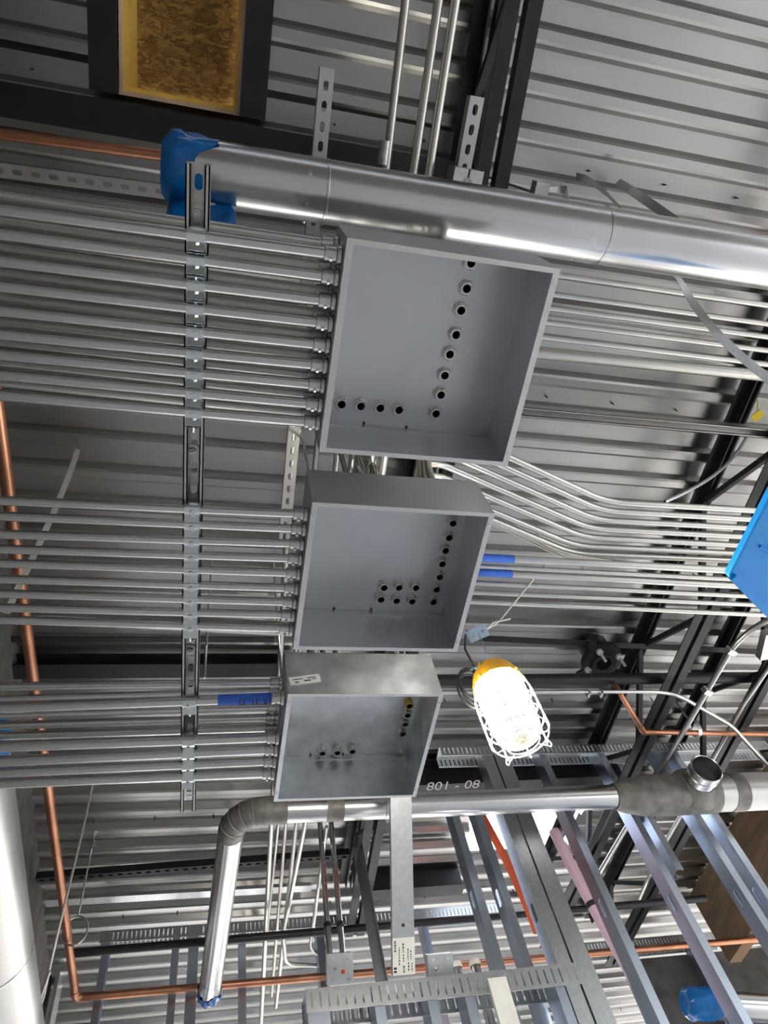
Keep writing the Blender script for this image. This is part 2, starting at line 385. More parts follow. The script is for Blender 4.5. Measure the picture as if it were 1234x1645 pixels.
cl = thing('beam_clamp', q, 'galvanised clamp at the foot of the short slotted strut', 'clamp')
MB().box(q + V((-.022, 0, .02)), (.02, 0, 0), (0, .035, 0), (0, 0, .035)).box(q + V((.024, 0, .016)), (.02, 0, 0), (0, .035, 0), (0, 0, .03)).build('clamp_body', GALV, cl, smooth=False)
hexbolt(cl, q + V((0, 0, -.016)), (0, 0, -1), .008, .006, .014)

# threaded rods carrying the struts
for (u, v, h0, h1, lab) in ((333, 1015, 2.08, 2.86, 'thin threaded rod beside the strut below the middle conduit row'), (447, 1012, 2.02, 2.86, 'threaded rod left of the lower box below the middle conduit row'),
                            (486, 700, 1.9, 2.86, 'threaded rod hanging left of the gap between upper and middle boxes')):
    q = P(u, v, 2.35); tag(MB().cyl((q.x, q.y, Z + h0), (q.x, q.y, Z + h1), .0048, 8).build('threaded_rod', ZINC), lab, 'rod')

# ------------------------------------------------------------------ enclosures
def enclosure(idx, word, x0, x1, y0, y1, m, holes, bolts, rims, hn=.0172, rh=.0093, tall=.006):
    zr = Z + 1.33; zk = zr + .152; t = .0016
    lab = {'upper': 'upper open grey metal junction box with a column of eight holes', 'middle': 'middle open grey metal junction box hanging between the other two',
           'lower': 'lower open galvanised junction box with a white sticker on its side'}[word]
    r = thing('junction_box', ((x0 + x1) / 2, (y0 + y1) / 2, zr), lab, 'junction box', 'open junction boxes hung from the deck')
    # back panel with real knockout holes
    outer = [V((x0, y0, 0)), V((x1, y0, 0)), V((x1, y1, 0)), V((x0, y1, 0))]; loops = [outer]; N = 14
    for (hx, hy) in holes: loops.append([V((hx + rh * math.cos(-2 * math.pi * k / N), hy + rh * math.sin(-2 * math.pi * k / N), 0)) for k in range(N)])
    flat = [p for L in loops for p in L]; tri = geometry.tessellate_polygon(loops); nb = len(flat); vs = []; fs = []
    for zz in (zk, zk + t): vs += [(p.x, p.y, zz) for p in flat]
    for a, b, c in tri:
        n_ = (flat[b] - flat[a]).cross(flat[c] - flat[a]).z
        fs.append((a, c, b) if n_ > 0 else (a, b, c)); fs.append((nb + a, nb + b, nb + c) if n_ > 0 else (nb + a, nb + c, nb + b))
    MB().add(vs, fs).build('back_panel', m, r, smooth=False)
    MB().aab(x0, x0 + t, y0, y1, zr, zk).build('side_panel', m, r, smooth=False)
    MB().aab(x1 - t, x1, y0, y1, zr, zk).build('side_panel', m, r, smooth=False)
    MB().aab(x0 + t, x1 - t, y0, y0 + t, zr, zk).build('side_panel', m, r, smooth=False)
    sp = MB().aab(x0 + t, x1 - t, y1 - t, y1, zr, zk).aab(x0 + t, x1 - t, y1 - t - .003, y1 - t, zk - .016, zk - .0005).build('side_panel', m, r, smooth=False)
    wl, wt = rims                                   # rim widths: left/right and front/back
    for (a, b, c, d) in ((x0, x0 + wl, y0, y1), (x1 - wl, x1, y0, y1)):
        rm = MB().aab(a, b, c, d, zr - .0025, zr - .0003).build('rim_flange', RIMM, r, smooth=False)
        for yy in (c + .03, d - .03):
            xx = (a + b) / 2; MB().tube([(xx, yy, zr - .0045), (xx, yy, zr - .0025)], .0034, 10).tube([(xx, yy, zr - .0048), (xx, yy, zr - .0045)], .0015, 8).build('screw', ZINC, rm)
    for (c, d) in ((y0, y0 + wt), (y1 - wt, y1)):
        MB().aab(x0 + wl, x1 - wl, c, d, zr - .0022, zr - .0004).build('rim_flange', RIMM, r, smooth=False)
    for i, (hx, hy) in enumerate(holes):
        mb = MB(); zz = zk - .0002; N6 = 6; a0 = random.uniform(0, 1)
        rim_o = [(hx + hn * math.cos(a0 + math.pi * k / 3), hy + hn * math.sin(a0 + math.pi * k / 3)) for k in range(6)]
        n = 24
        def hexr(th):
            a = (th - a0) % (math.pi / 3) - math.pi / 6
            return hn * math.cos(math.pi / 6) / math.cos(a)
        rings = []
        for (kind, zc) in (('h', zz), ('h', zz - .004), ('m', zz - .0048), ('i', zz - .0048), ('i', zz - .0048 - tall), ('j', zz - .0048 - tall), ('j', zz + .02)):
            ring = []
            for k in range(n):
                th = 2 * math.pi * k / n
                rr = {'h': hexr(th), 'm': hexr(th) * .93, 'i': rh + .0036, 'j': rh - .0004}[kind]
                ring.append((hx + rr * math.cos(th), hy + rr * math.sin(th), zc))
            rings.append(ring)
        vs = [p for R in rings for p in R]; fs = []
        for q_ in range(len(rings) - 1):
            for k in range(n): fs.append((q_ * n + k, q_ * n + (k + 1) % n, (q_ + 1) * n + (k + 1) % n, (q_ + 1) * n + k))
        mm = BRASS if (word == 'lower' and i == 0) else CAST
        MB().add(vs, fs).build('locknut', mm, r, ang=25)
    for (bx_, by_) in bolts: hexbolt(r, (bx_, by_, zk), (0, 0, -1), .009, .006, .013, m)
    # flange drain slots and a little corner stud
    for fx in (.28, .52):
        xx = x0 + (x1 - x0) * fx; MB().aab(xx - .002, xx + .002, y1 - .012, y1 - .006, zk - .004, zk - .0003).build('clip', DARKH, r, smooth=False)
    return r
BX0, BX1 = .197, .607
HB = 1.33 + .152
def hp(L): return [(P(u, v, HB).x, P(u, v, HB).y) for u, v in L]
H1 = hp([(755, 421), (748, 462), (739, 497), (731, 536), (721, 567), (713, 601), (707, 632), (699, 662), (548, 647), (579, 650), (610, 653), (640, 656)])
H2 = hp([(726, 837), (720, 860), (714, 881), (709, 902), (705, 923), (700, 943), (695, 963), (616, 940), (640, 940), (667, 940), (611, 959), (636, 961), (661, 962)])
H3 = hp([(656, 1127), (653, 1142), (649, 1156.5), (645, 1172), (517, 1203), (541, 1202), (565, 1200)])
Y1 = (.189, .605); Y2 = (.722, 1.122); Y3 = (1.263, 1.655)
b1 = enclosure(1, 'upper', BX0, BX1, *Y1, BOXM, H1, hp([(772, 691)]), (.013, .010))
b2 = enclosure(2, 'middle', BX0, BX1, *Y2, BOXM, H2, hp([(706, 981)]), (.012, .010), hn=.0158, tall=.008)
b3 = enclosure(3, 'lower', BX0 + .002, BX1 - .006, *Y3, BOXM3, H3, hp([(643, 1205)]), (.011, .009), hn=.0135, tall=.014)
# sticker on the side of the lower box, and the plate inside its right wall
a_ = PY(466, 1095, Y3[0] - .001); c_ = PY(513, 1089, Y3[0] - .001)
st = thing('paper_sticker', (a_ + c_) / 2, 'small white printed sticker on the near side of the lower box', 'label')
ex = (c_ - a_).normalized(); ez = V((0, -1, 0)).cross(ex).normalized()
if ez.z < 0: ez = -ez
MB().box((a_ + c_) / 2, ex * .040, ez * .014, (0, .0006, 0)).build('paper', WHITEL, st, smooth=False)
mb = MB()
for (fx, fz, wx, wz) in ((-.018, .004, .013, .0012), (.018, .005, .011, .0012), (-.022, -.006, .005, .0018), (.006, -.004, .009, .0020), (.024, -.001, .006, .0010)):
    mb.box((a_ + c_) / 2 + ex * fx + ez * fz + V((0, -.0009, 0)), ex * wx, ez * wz, (0, .0002, 0))
mb.build('print', INK, st, smooth=False)

# ------------------------------------------------------------------ conduits entering the boxes from the left
def clampset(cpos, d, r, label, style=0):
    # strap wrapped around the conduit, ears and a bolt on its far side
    t = thing('conduit_clamp', cpos, label, 'clamp', 'conduit clamps on the long strut')
    d = V(d).normalized(); up = V((0, 0, 1)); fw = up.cross(d).normalized()
    if fw.y < 0: fw = -fw
    mb = MB(); n = 16; hw = .0155; ro, ri = r + .0048, r + .0004
    for k in range(n):
        vs = []
        for th in (2 * math.pi * k / n, 2 * math.pi * (k + 1) / n):
            e = fw * math.cos(th) - up * math.sin(th)
            for rr in (ri, ro):
                for sgn in (-1, 1): vs.append(V(cpos) + e * rr + d * sgn * hw)
        mb.add(vs, [(2, 3, 7, 6), (0, 4, 5, 1), (0, 2, 6, 4), (1, 5, 7, 3)])
    mb.build('strap', ZINC, t, ang=40)
    dn = (fw * .75 - up * .66).normalized(); c0 = V(cpos) + dn * (r + .002)
    if style == 0:
        ears = MB()
        for s in (-.0042, .0042): ears.box(c0 + dn * .008 + (fw * .66 + up * .75) * s, d * .0150, dn * .010, (fw * .66 + up * .75) * .0011)
        ears.build('ear', ZINC, t, smooth=False)
        e2 = (fw * .8 - up * .25).normalized(); s0 = V(cpos) + fw * (r + .004) - up * .002
        MB().cyl(s0, s0 + e2 * .026, .0032, 10).build('bolt', ZINC, t)
        MB().cyl(V(cpos) - up * (r + .003) + dn * .001, V(cpos) - up * (r + .0075) + dn * .001, .0068, 6).build('bolt_head', ZINC, t, ang=20)
    else:
        MB().box(c0 + dn * .008, d * .013, dn * .010, (fw * .66 + up * .75) * .002).build('ear', ZINC, t, smooth=False)
        MB().cyl(c0 + dn * .008 - (fw * .66 + up * .75) * .010, c0 + dn * .008 + (fw * .66 + up * .75) * .006, .0042, 8).build('bolt', ZINC, t)
    return t
def connector(parent, p, d, r, m=CAST, ln=.032):
    # set screw connector where conduit meets the box wall; d points to the box
    d = V(d).normalized(); p = V(p)
    mb = MB(); mb.lathe([(r, -ln), (r + .0034, -ln + .001), (r + .0034, -.010), (r + .0025, -.009), (r + .0065, -.008), (r + .0065, -.001), (r + .001, 0)], p, d, 18)
    c = mb.build('connector', m, parent, ang=30)
    k = V((0, .45, -.9)).normalized(); MB().cyl(p - d * ln * .6 + k * (r + .002), p - d * ln * .6 + k * (r + .0075), .0030, 8).build('set_screw', ZINC, c)
    return c
def on_strut(a, b):
    # where a conduit axis crosses the main strut line (plan view)
    s0, s1 = sp0, sp1; d1 = b - a; d2 = s1 - s0
    den = d1.x * d2.y - d1.y * d2.x; t = ((s0.x - a.x) * d2.y - (s0.y - a.y) * d2.x) / den
    return a + d1 * t
def row_conduit(u0v0, u1v1, h, r, label, clamp=None, xend=BX0, style=0, m=EMT, grp=None):
    a = P(*u0v0, h); b = P(*u1v1, h); d = (b - a).normalized()
    b = a + d * ((xend - .001 - a.x) / d.x); a0 = a + d * ((XW + .004 - a.x) / d.x)
    o = tag(MB().tube([a0, b], r, 18).build('conduit', m), label, 'conduit', grp)
    connector(o, b, d, r)
    if clamp:
        c = on_strut(a, b); clampset(c, d, r, clamp, style)
    return o, a, b, d
R1 = .0112
L1 = [337, 376, 419.5, 460, 499, 537, 569.5, 602, 634.5]; B1 = [409, 446, 484.5, 520, 555, 587.5, 619, 650, 679]
for i, (l, b) in enumerate(zip(L1, B1)):
    row_conduit((0, l), (540 - i * 3.6, b), HS - R1 - .001, R1, f'{ORD[i]} front conduit from the top of the nine entering the upper box',
                f'clamp on the {ORD[i]} front conduit from the top of the upper row', grp='front conduits into the upper box')
for i, (l, b) in enumerate(zip(L1, B1)):
    h = HS + SW + R1 + .002
    dv = (-13.5, -14)[0]; du = 0
    row_conduit((0, l - 22), (535 - i * 4.2, b - 15.5), h, R1 * .98, f'{ORD[i]} rear conduit from the top, above the strut of the upper row', grp='rear conduits into the upper box', m=EMT_OLD)
R2 = .0098
L2 = [804, 829, 858, 882, 904.6, 930, 953.5, 976, 995.5]; B2 = [826, 850, 873.5, 897.5, 921, 945, 967.5, 988, 1010]
for i, (l, b) in enumerate(zip(L2, B2)):
    row_conduit((0, l), (488 - i * 2.1, b), HS - R2 - .001, R2, f'{ORD[i]} conduit from the top of the nine entering the middle box',
                f'clamp on the {ORD[i]} conduit from the top of the middle row', grp='conduits into the middle box')
R3 = .0104; R3b = .0138
lo3 = [(1137, 1121, .0128), (1199.5, 1184, R3b), (1223, 1203, R3b), (1241, 1222, .0130), (1258.5, 1241, .0130)]
up3 = [(1103, 1097), (1122, 1109), (1149, 1136), (1165.5, 1152), (1182, 1169)]
for i, (l, b, r) in enumerate(lo3):
    o, a, bb, d = row_conduit((0, l), (446 - i * 2, b), HS - r - .001, r, ['conduit with blue tape entering the lower box', 'second front conduit from the top entering the lower box',
                'third front conduit from the top entering the lower box', 'fourth front conduit from the top entering the lower box', 'lowest conduit entering the lower box'][i],
                ['clamp on the blue taped conduit of the lower row', 'clamp on the second front conduit of the lower row', 'clamp on the third front conduit of the lower row',
                 'clamp on the fourth front conduit of the lower row', 'clamp on the lowest conduit of the lower row'][i], style=(0 if i == 0 else 1), grp='front conduits into the lower box')
    if i == 0:
        ta = P(350, 1123, HS - r); ta = a + d * ((ta.x - a.x) / d.x); tb = P(440, 1120, HS - r); tb = a + d * ((tb.x - a.x) / d.x)
        tp = MB().tube([ta, tb], r + .0007, 18).build('tape', TAPE, o); tp['label'] = 'blue tape with handwritten numbers'
        cc = ta.lerp(tb, .66); nrm = V((0, -.30, -.95)).normalized(); x_ = -d; y_ = nrm.cross(x_).normalized()
        text_mesh('17, 31, 33', .021, INK, frame(cc + nrm * (r + .0012), x_, y_, nrm), 'handwriting', tp)
for i, (l, b) in enumerate(up3):
    row_conduit((0, l), (444, b), HS + SW + R3 + .001, R3 if i != 1 else .008, f'{ORD[i]} rear conduit from the top, above the strut of the lower row', grp='rear conduits into the lower box')

# ------------------------------------------------------------------ conduits rising from the box backs
def riser(hole, pts, r, label, grp, m=EMT, R=.11, tape=None):
    hx, hy = hole
    path = fillet([(hx, hy, Z + HB + .001)] + pts, R, 8)
    o = MB().tube(path, r, 14, caps=False).build('conduit', m); tag(o, label, 'conduit', grp)
    MB().lathe([(r + .0062, 0.0017), (r + .0062, .008), (r + .0034, .009), (r + .0034, .034), (r, .035)], (hx, hy, Z + HB), (0, 0, 1), 14).build('connector', CAST, o)
    return o
# upper box: column of eight, turning right and running along the deck
tg = [(443, 0), (475, .0), (497.5, 0), (521, 0), (545, 0)]
for i in range(8):
    if i < 5:
        q0 = P(905, tg[i][0], 2.1); q1 = P(1234, tg[i][0] + (1234 - 905) * (1118 - tg[i][0]) / (5557 - 905), 2.1); d = (q1 - q0).normalized(); e = q1 + d * 2.2
        hx, hy = H1[i]
        riser(H1[i], ([(hx, hy, Z + 1.54), (hx + .01, hy + .07, Z + 1.66)] if i == 0 else [(hx, hy, Z + 1.86)]) + [(hx + .03, q0.y - .0, Z + 2.1), tuple(q0), tuple(e)], .0092, f'{ORD[i]} conduit from the top running right from the upper box', 'conduits leaving the upper box to the right', EMT_OLD, .06)
    else:
        hx, hy = H1[i]; riser(H1[i], [(hx, hy, Z + HD + .03)], .0105, f'{["upper", "middle", "lower"][i - 5]} of three conduits rising to the deck behind the upper box column', 'conduits rising from the upper box', EMT_OLD)
qa = P(880, 568, 2.35); qb = P(1234, 604, 2.35)
tag(MB().tube([qa - (qb - qa) * 1.2, qb + (qb - qa) * 2], .022, 18).build('pipe', EMT_OLD), 'thick steel pipe below the five thin conduits right of the upper box', 'pipe')
low = [((436, 1325), (419, 1645), .013, 2.45), ((447, 1325), (419, 1592), .0095, 2.55), ((459, 1325), (436, 1600), .0095, 2.55), ((476, 1325), (443, 1618), .0115, 2.5), ((490, 1325), (455, 1500), .0125, 2.45)]
for i, (p, q, r, h) in enumerate(low):
    a = P(*p, h); b = P(*q, h); d = (b - a).normalized(); hx, hy = (H1[8:12] + [H2[7]])[i]
    a0 = a - d * ((a.y - hy) / d.y)
    pts = [(hx, hy, Z + 1.72 + .05 * i), (hx + (a0.x - hx) * .9, hy + .02, Z + h), tuple(a), tuple(b)]
    if i == 4: pts += [tuple(P(459, 1549, h)), tuple(P(515, 1551, h))]
    riser((hx, hy), pts, r, f'{ORD[i]} conduit from the left of the five below the grey elbow duct', 'conduits along the deck below the lower box', EMT_OLD, .10)
# middle box: column of seven with offset bends, run to the right
HBn = 2.0
bend = [(975, 806.5), (968, 820.5), (958, 835), (948, 849), (938, 863), (925, 877), (921, 889)]
rgt = [(1210, 820), (1205, 834), (1200, 848), (1195, 862), (1190, 876), (1185, 889), (1180, 900)]
for i in range(7):
    q1 = P(*bend[i], HBn); q2 = P(*rgt[i], HBn); hx, hy = H2[i]
    d0 = V((.43, .148, 0)).normalized(); q0 = q1 - d0 * ((q1.x - hx) / d0.x); q0.z = Z + HBn
    d2 = (q2 - q1).normalized(); e = q1 + d2 * 3.0
    riser(H2[i], [(hx, hy, Z + 1.74), (q0.x + .03, q0.y + .01, Z + HBn), tuple(q1), tuple(e)], .0112, f'{ORD[i]} from the top of the seven bent conduits leaving the middle box', 'bent conduits leaving the middle box to the right', EMT_OLD, .42)
o = tag(MB().tube(fillet([P(790, 838, 2.03), P(905, 893, 2.03), P(1000, 905, 2.06)], .2, 5), .0104, 14).build('conduit', EMT_OLD), 'stub of conduit ending above the blue taped conduits', 'conduit')
for i in range(1, 6):
    hx, hy = H2[7 + i]
    riser(H2[7 + i], [(hx, hy, Z + HD + .03)], .0098, f'{ORD[i - 1]} of five conduits rising to the deck from the hole cluster of the middle box', 'conduits rising from the middle box', EMT if i % 2 else EMT_OLD)
# lower box: six straight conduits to the right, two with blue tape
st6 = [(800, 897, 1150, 915, .0135), (800, 911, 1150, 929, .0088), (800, 921, 1150, 939, .0130), (800, 938, 1150, 955, .0092), (800, 953, 1160, 969, .0092), (800, 968, 1170, 985, .0092)]
for i, (u0, v0, u1, v1, r) in enumerate(st6):
    q0 = P(u0, v0, 1.95); q1 = P(u1, v1, 1.95); d = (q1 - q0).normalized(); e = q0 + d * 3.2
    lab = ['upper blue taped conduit running right from behind the middle box', 'thin conduit between the two blue taped conduits', 'lower blue taped conduit running right from behind the middle box',
           'first plain conduit below the blue taped pair', 'second plain conduit below the blue taped pair', 'lowest plain conduit below the blue taped pair'][i]
    if i < 4:
        hx, hy = H3[i]; o = riser(H3[i], [(hx, hy, Z + 1.72), (hx + .02, (q0 - d * .3).y, Z + 1.95), tuple(q0 - d * .22), tuple(e)], r, lab, 'straight conduits right of the middle box', EMT_OLD, .08)
    else:
        s = q0 - d * .5; o = tag(MB().tube([s, e], r, 14).build('conduit', EMT_OLD), lab, 'conduit', 'straight conduits right of the middle box')
    if i in (0, 2):
        ue = 825 if i == 0 else 822
        te = P(ue, v0 + 1.2, 1.95); te = q0 + d * ((te.x - q0.x) / d.x); ts = te - d * .17
        tp = MB().tube([ts, te], r + .0008, 16).build('tape', TAPE, o); tp['label'] = 'blue tape band'
for i in range(3):
    hx, hy = H3[4 + i]; zz = Z + 1.78 + .05 * i
    riser(H3[4 + i], [(hx, hy, Z + HD + .03)], .0098, f'{ORD[i]} conduit from the left of the three rising behind the lower box', 'conduits behind the lower box', EMT)

# ------------------------------------------------------------------ conduits along the deck, top and bottom of the picture
for i, (u0, u1, v1, r, lab) in enumerate(((652, 618, 290, .0118, 'left upright conduit with a coupling above the round duct'), (705, 662, 292, .0125, 'middle upright conduit of the three above the round duct'),
                                           (732, 686, 296, .0125, 'right upright conduit of the three above the round duct'))):
    a = P(u0, 0, 2.2); b = P(u1, v1, 2.2); d = (b - a).normalized()
    o = tag(MB().tube([a - d * .8, b + d * (1.1 + .2 * i)], r, 14).build('conduit', EMT_OLD), lab, 'conduit', 'conduits along the deck above the round duct')
    if i == 0:
        c = P(617, 245, 2.2); MB().tube([c - d * .03, c - d * .028, c - d * .004, c - d * .002, c + d * .002, c + d * .03], r + .004, 14).build('coupling', CAST, o)
o = tag(MB().tube(fillet([P(525, 1328, 2.5), P(498, 1525, 2.5), P(527, 1543, 2.46)], .15, 6), .011, 12).build('conduit', EMT_OLD), 'thin conduit curving into the top of the square device box', 'conduit')

# ------------------------------------------------------------------ round ducts
def duct(path, r, n=32): return MB().tube(path, r, n, caps=False)
hd = 1.70; da = P(292, 272, hd); db = P(1234, 421, hd); dd = (db - da).normalized(); rd = .0655
big = thing('round_duct', (da + db) / 2, 'long shiny round duct with a blue film cap crossing above the upper box', 'duct')
L = (db - da).length + 2.0
MB().tube([da, da + dd * L], rd, 40).build('duct_pipe', DUCT, big)
for s in (.30, .96, 1.75):
    c = da + dd * s; MB().lathe([(rd, -.003), (rd + .0016, -.002), (rd + .0016, .002), (rd, .003)], c, dd, 40).build('seam_bead', DUCT, big)
c = da + dd * .26
for k in range(3):
    e = (V((0, 0, -1)) * math.cos(k - .6) + dd.cross(V((0, 0, 1))) * -math.sin(k - .6)); MB().cyl(c + e * rd, c + e * (rd + .004), .0045, 8).build('sheet_screw', ZINC, big)
def film_cap(parent, c, ax, r, back, name='film_cap', m=FILM, seed=1, wob=.10, sag=0.0):
    # crumpled plastic tied over an open end; ax points out of the duct, 'back' = overlap length
    rnd = random.Random(seed); ax = V(ax).normalized(); u = ax.cross(V((0, 0, 1))).normalized(); w_ = ax.cross(u); n = 40; vs = []; fs = []
    ph = [rnd.uniform(0, 6.28) for _ in range(6)]
    prof_ = [(1.03, -back), (1.05, -back * .6), (1.04, -back * .25), (1.07, 0), (1.02, .018), (.8, .034), (.45, .026), (.02, .030)]
    for j, (rr, z) in enumerate(prof_):
        for k in range(n):
            th = 2 * math.pi * k / n
            wv = 1 + wob * .25 * (math.sin(7 * th + ph[0] + j) + .6 * math.sin(13 * th + ph[1] - j * 1.3)) * (1 if j < 5 else .4)
            zz = z + (.016 * math.sin(3 * th + ph[2]) + .010 * math.sin(5 * th + ph[3]) if j == 0 else 0) - (sag * max(0, w_.z * math.sin(th) * -1) if j == 0 else 0)
            vs.append(c + ax * zz + (u * math.cos(th) + w_ * math.sin(th)) * r * max(wv, 1.012 / rr if j < 4 else 0) * rr)
    for j in range(len(prof_) - 1):
        for k in range(n): fs.append((j * n + k, j * n + (k + 1) % n, (j + 1) * n + (k + 1) % n, (j + 1) * n + k))
    return MB().add(vs, fs).build(name, m, parent, ang=60)
film_cap(big, da + dd * -.004, -dd, rd, .055, seed=3, wob=.25)
# hanging flap of the film below the duct end
vs = []; fs = []; nx, ny = 9, 8
for j in range(ny):
    for i in range(nx):
        s = -.02 + .135 * i / (nx - 1); dn_ = j / (ny - 1)
        q = da + dd * s + V((0, .052 + .03 * dn_ + .004 * math.sin(i * 1.7 + j), -.040 - .075 * dn_ - .012 * math.sin(i * .9) * dn_))
        vs.append(q)
for j in range(ny - 1):
    for i in range(nx - 1): fs.append((j * nx + i, j * nx + i + 1, (j + 1) * nx + i + 1, (j + 1) * nx + i))
fl = MB().add(vs, fs).build('film_flap', FILM, big, ang=70); sm = fl.modifiers.new('thick', 'SOLIDIFY'); sm.thickness = .0006

# lower duct with elbow, tape band, cone and tee
hl = 2.2; la = P(425, 1302, hl); lb = P(985, 1280, hl); ld = (lb - la).normalized(); rl = .0585
low_d = thing('round_duct', (la + lb) / 2, 'lower round duct with a grey sealed elbow and tee below the lower box', 'duct')
MB().tube([la, lb + ld * .02], rl, 32).build('duct_pipe', DUCT, low_d)
c = P(537, 1298, hl); c = la + ld * ((c - la).dot(ld)); MB().tube([c - ld * .04, c + ld * .04], rl + .0012, 32).build('mastic_band', MASTIC, low_d)
c = P(618, 1294, hl); c = la + ld * ((c - la).dot(ld)); MB().lathe([(rl, -.004), (rl + .003, -.002), (rl + .003, .002), (rl, .004)], c, ld, 32).build('seam_bead', DUCT, low_d)
# segmented elbow turning to run away along the deck
ea = la; ed = V((0.0, 1, 0)); Re = .14; cen = ea + V((0, Re, 0)); gores = 5
ring = [cen + V((-math.sin(k * math.pi / 2 / gores), -math.cos(k * math.pi / 2 / gores), 0)) * Re for k in range(gores + 1)]
MB().tube([ea + ld * .10, ea] , rl + .0035, 32).build('elbow_collar', MASTIC, low_d)
for k in range(gores):
    c_ = MB(); sub = [cen + V((-math.sin((k + j / 3) * math.pi / 2 / gores), -math.cos((k + j / 3) * math.pi / 2 / gores), 0)) * Re for j in range(4)]
    tdir = V((-math.cos((k + 1) * math.pi / 2 / gores), math.sin((k + 1) * math.pi / 2 / gores), 0))
    full = [cen + V((-math.sin(j * math.pi / 2 / (gores * 3)), -math.cos(j * math.pi / 2 / (gores * 3)), 0)) * Re for j in range(-1, gores * 3 + 2)]
    c_.tube(full[k * 3:k * 3 + 6], rl + .002, 32, caps=False)
    if k < gores - 1: c_.lathe([(rl + .001, -.004), (rl + .005, -.0015), (rl + .005, .0015), (rl + .001, .004)], ring[k + 1], tdir, 32)
    c_.build('elbow_gore', MASTIC, low_d)
ee = ring[-1]; ef = P(336, 1598, hl); fd = (ef - ee).normalized()
MB().tube([ee, ef], rl, 32).build('duct_pipe', DUCT, low_d)
c = ee.lerp(ef, .88); MB().lathe([(rl, -.003), (rl + .0015, -.002), (rl + .0015, .002), (rl, .003)], c, fd, 32).build('seam_bead', DUCT, low_d)
film_cap(low_d, ef, fd, rl, .05, seed=9, wob=.3)
# right end: mastic cone, larger pipe and branch collar
rb = .096; c0 = lb; c1 = P(1062, 1277, hl); c1 = la + ld * ((c1 - la).dot(ld))
MB().lathe([(rl + .004, 0), (rl + .022, .06), (rb + .003, .16), (rb + .006, (c1 - c0).length + .02), (rb + .006, (c1 - c0).length + .30), (rb, (c1 - c0).length + .305)], c0, ld, 40).build('mastic_cone', MASTIC, low_d)
MB().tube([c1 + ld * .28, c1 + ld * 3.0], rb, 40).build('duct_pipe', DULL, low_d)
c = c1 + ld * .42; MB().tube([c - ld * .03, c + ld * .05], rb + .002, 40).build('mastic_band', MASTIC, low_d)
tb = P(1111, 1274, hl); tb = la + ld * ((tb - la).dot(ld)); tx = (V((-.08, -.96, -.12))).normalized()
rt = .074
MB().lathe([(rt + .05, .04), (rt + .022, .075), (rt + .004, .105), (rt + .002, .13)], tb, tx, 36).build('mastic_saddle', MASTIC, low_d)
cc = MB().lathe([(rt, .09), (rt, .215), (rt + .004, .218), (rt + .004, .224), (rt, .227), (rt - .003, .224), (rt - .003, .05)], tb, tx, 36).build('branch_collar', DUCT, low_d)
MB().lathe([(rt + .0005, .165), (rt + .004, .168), (rt + .004, .176), (rt + .0005, .179)], tb, tx, 36).build('seam_bead', DUCT, low_d)
# short galvanised hanger behind
# big duct at the lower left
lx = thing('round_duct', (-.665, 3, Z + 1.5), 'large shiny round duct along the left edge with a blue film end', 'duct')
a = V((-.655, PX(0, 1140, -.655).y if False else 1.62, Z + 1.52)); b = V((-.625, 6.0, Z + 1.5)); d = (b - a).normalized(); r_ = .142
MB().tube([a, b], r_, 48).build('duct_pipe', DULL, lx)
for s in (.95, 1.55): MB().lathe([(r_, -.003), (r_ + .002, -.002), (r_ + .002, .002), (r_, .003)], a + d * s, d, 48).build('seam_bead', DUCT, lx)
film_cap(lx, a, -d, r_, .05, seed=5)

# ------------------------------------------------------------------ copper pipes
def copper(path, r, label, R=.05):
    return tag(MB().tube(fillet(path, R, 6), r, 14).build('copper_pipe', COPPER), label, 'copper pipe')
a = P(-60, 207, 2.3); b = P(1290, 388, 2.3); d = (b - a).normalized()
copper([a - d * .25, b + d * 1.5], .015, 'copper pipe passing behind the long round duct near the top')
hc = 2.30; c1_ = P(122, 1603, hc); c0_ = P(0, 690, hc); d = (c1_ - c0_).normalized(); c2_ = P(530, 1568, hc); d2 = (c2_ - c1_).normalized()
lc = copper([c0_ - d * .25, c1_, c1_ + d2 * 4.4], .021, 'copper pipe running down the left side then turning right', .04)
e0 = c1_ - d * .05; e1 = c1_ + d2 * .05
MB().tube(fillet([c1_ - d * .075, c1_, c1_ + d2 * .075], .035, 6), .0240, 16).build('elbow_fitting', COPPER, lc)
k0, k1, k2, k3 = P(991, 1105, 2.40), P(1034, 1176, 2.40), P(1170, 1178, 2.40), P(1290, 1180, 2.40)
rc = copper([P(985, 1096, 2.6), k0, k1, k3 + (k3 - k2) * 4], .0135, 'bent copper pipe crossing the black joists at right', .03)
MB().tube(fillet([k1 - (k1 - k0).normalized() * .06, k1, k1 + (k3 - k1).normalized() * .06], .03, 6), .0165, 14).build('elbow_fitting', COPPER, rc)

# ------------------------------------------------------------------ work lamp
lx0, ly0 = .848, 1.404; zt, zb_ = Z + 1.60, Z + 1.30
lamp = thing('work_lamp', (lx0, ly0, zb_), 'lit caged temporary work lamp with a yellow top hanging right of the lower box', 'lamp')
c = V((lx0, ly0, zb_)); up = V((0, 0, 1))
MB().lathe([(.0, .285), (.030, .285), (.045, .278), (.066, .255), (.076, .225), (.078, .205), (.072, .203), (.0, .203)], c, up, 28).build('cap', YEL, lamp)
for k in range(4):
    a = k * math.pi / 2 + .5; e = V((math.cos(a), math.sin(a), 0)); MB().bar(c + e * .079 + up * .21, c + e * .050 + up * .282, .008, .006, e).build('cap_rib', YEL, lamp, smooth=False)
MB().lathe([(.070, .203), (.073, .17), (.070, .06), (.062, .018), (.050, .010), (.034, .010)], c, up, 28).build('globe', GLOBE, lamp)
MB().lathe([(.034, .010), (.030, .006), (.022, .006), (.0, .008)], c, up, 20).build('led_lens', LENS, lamp)
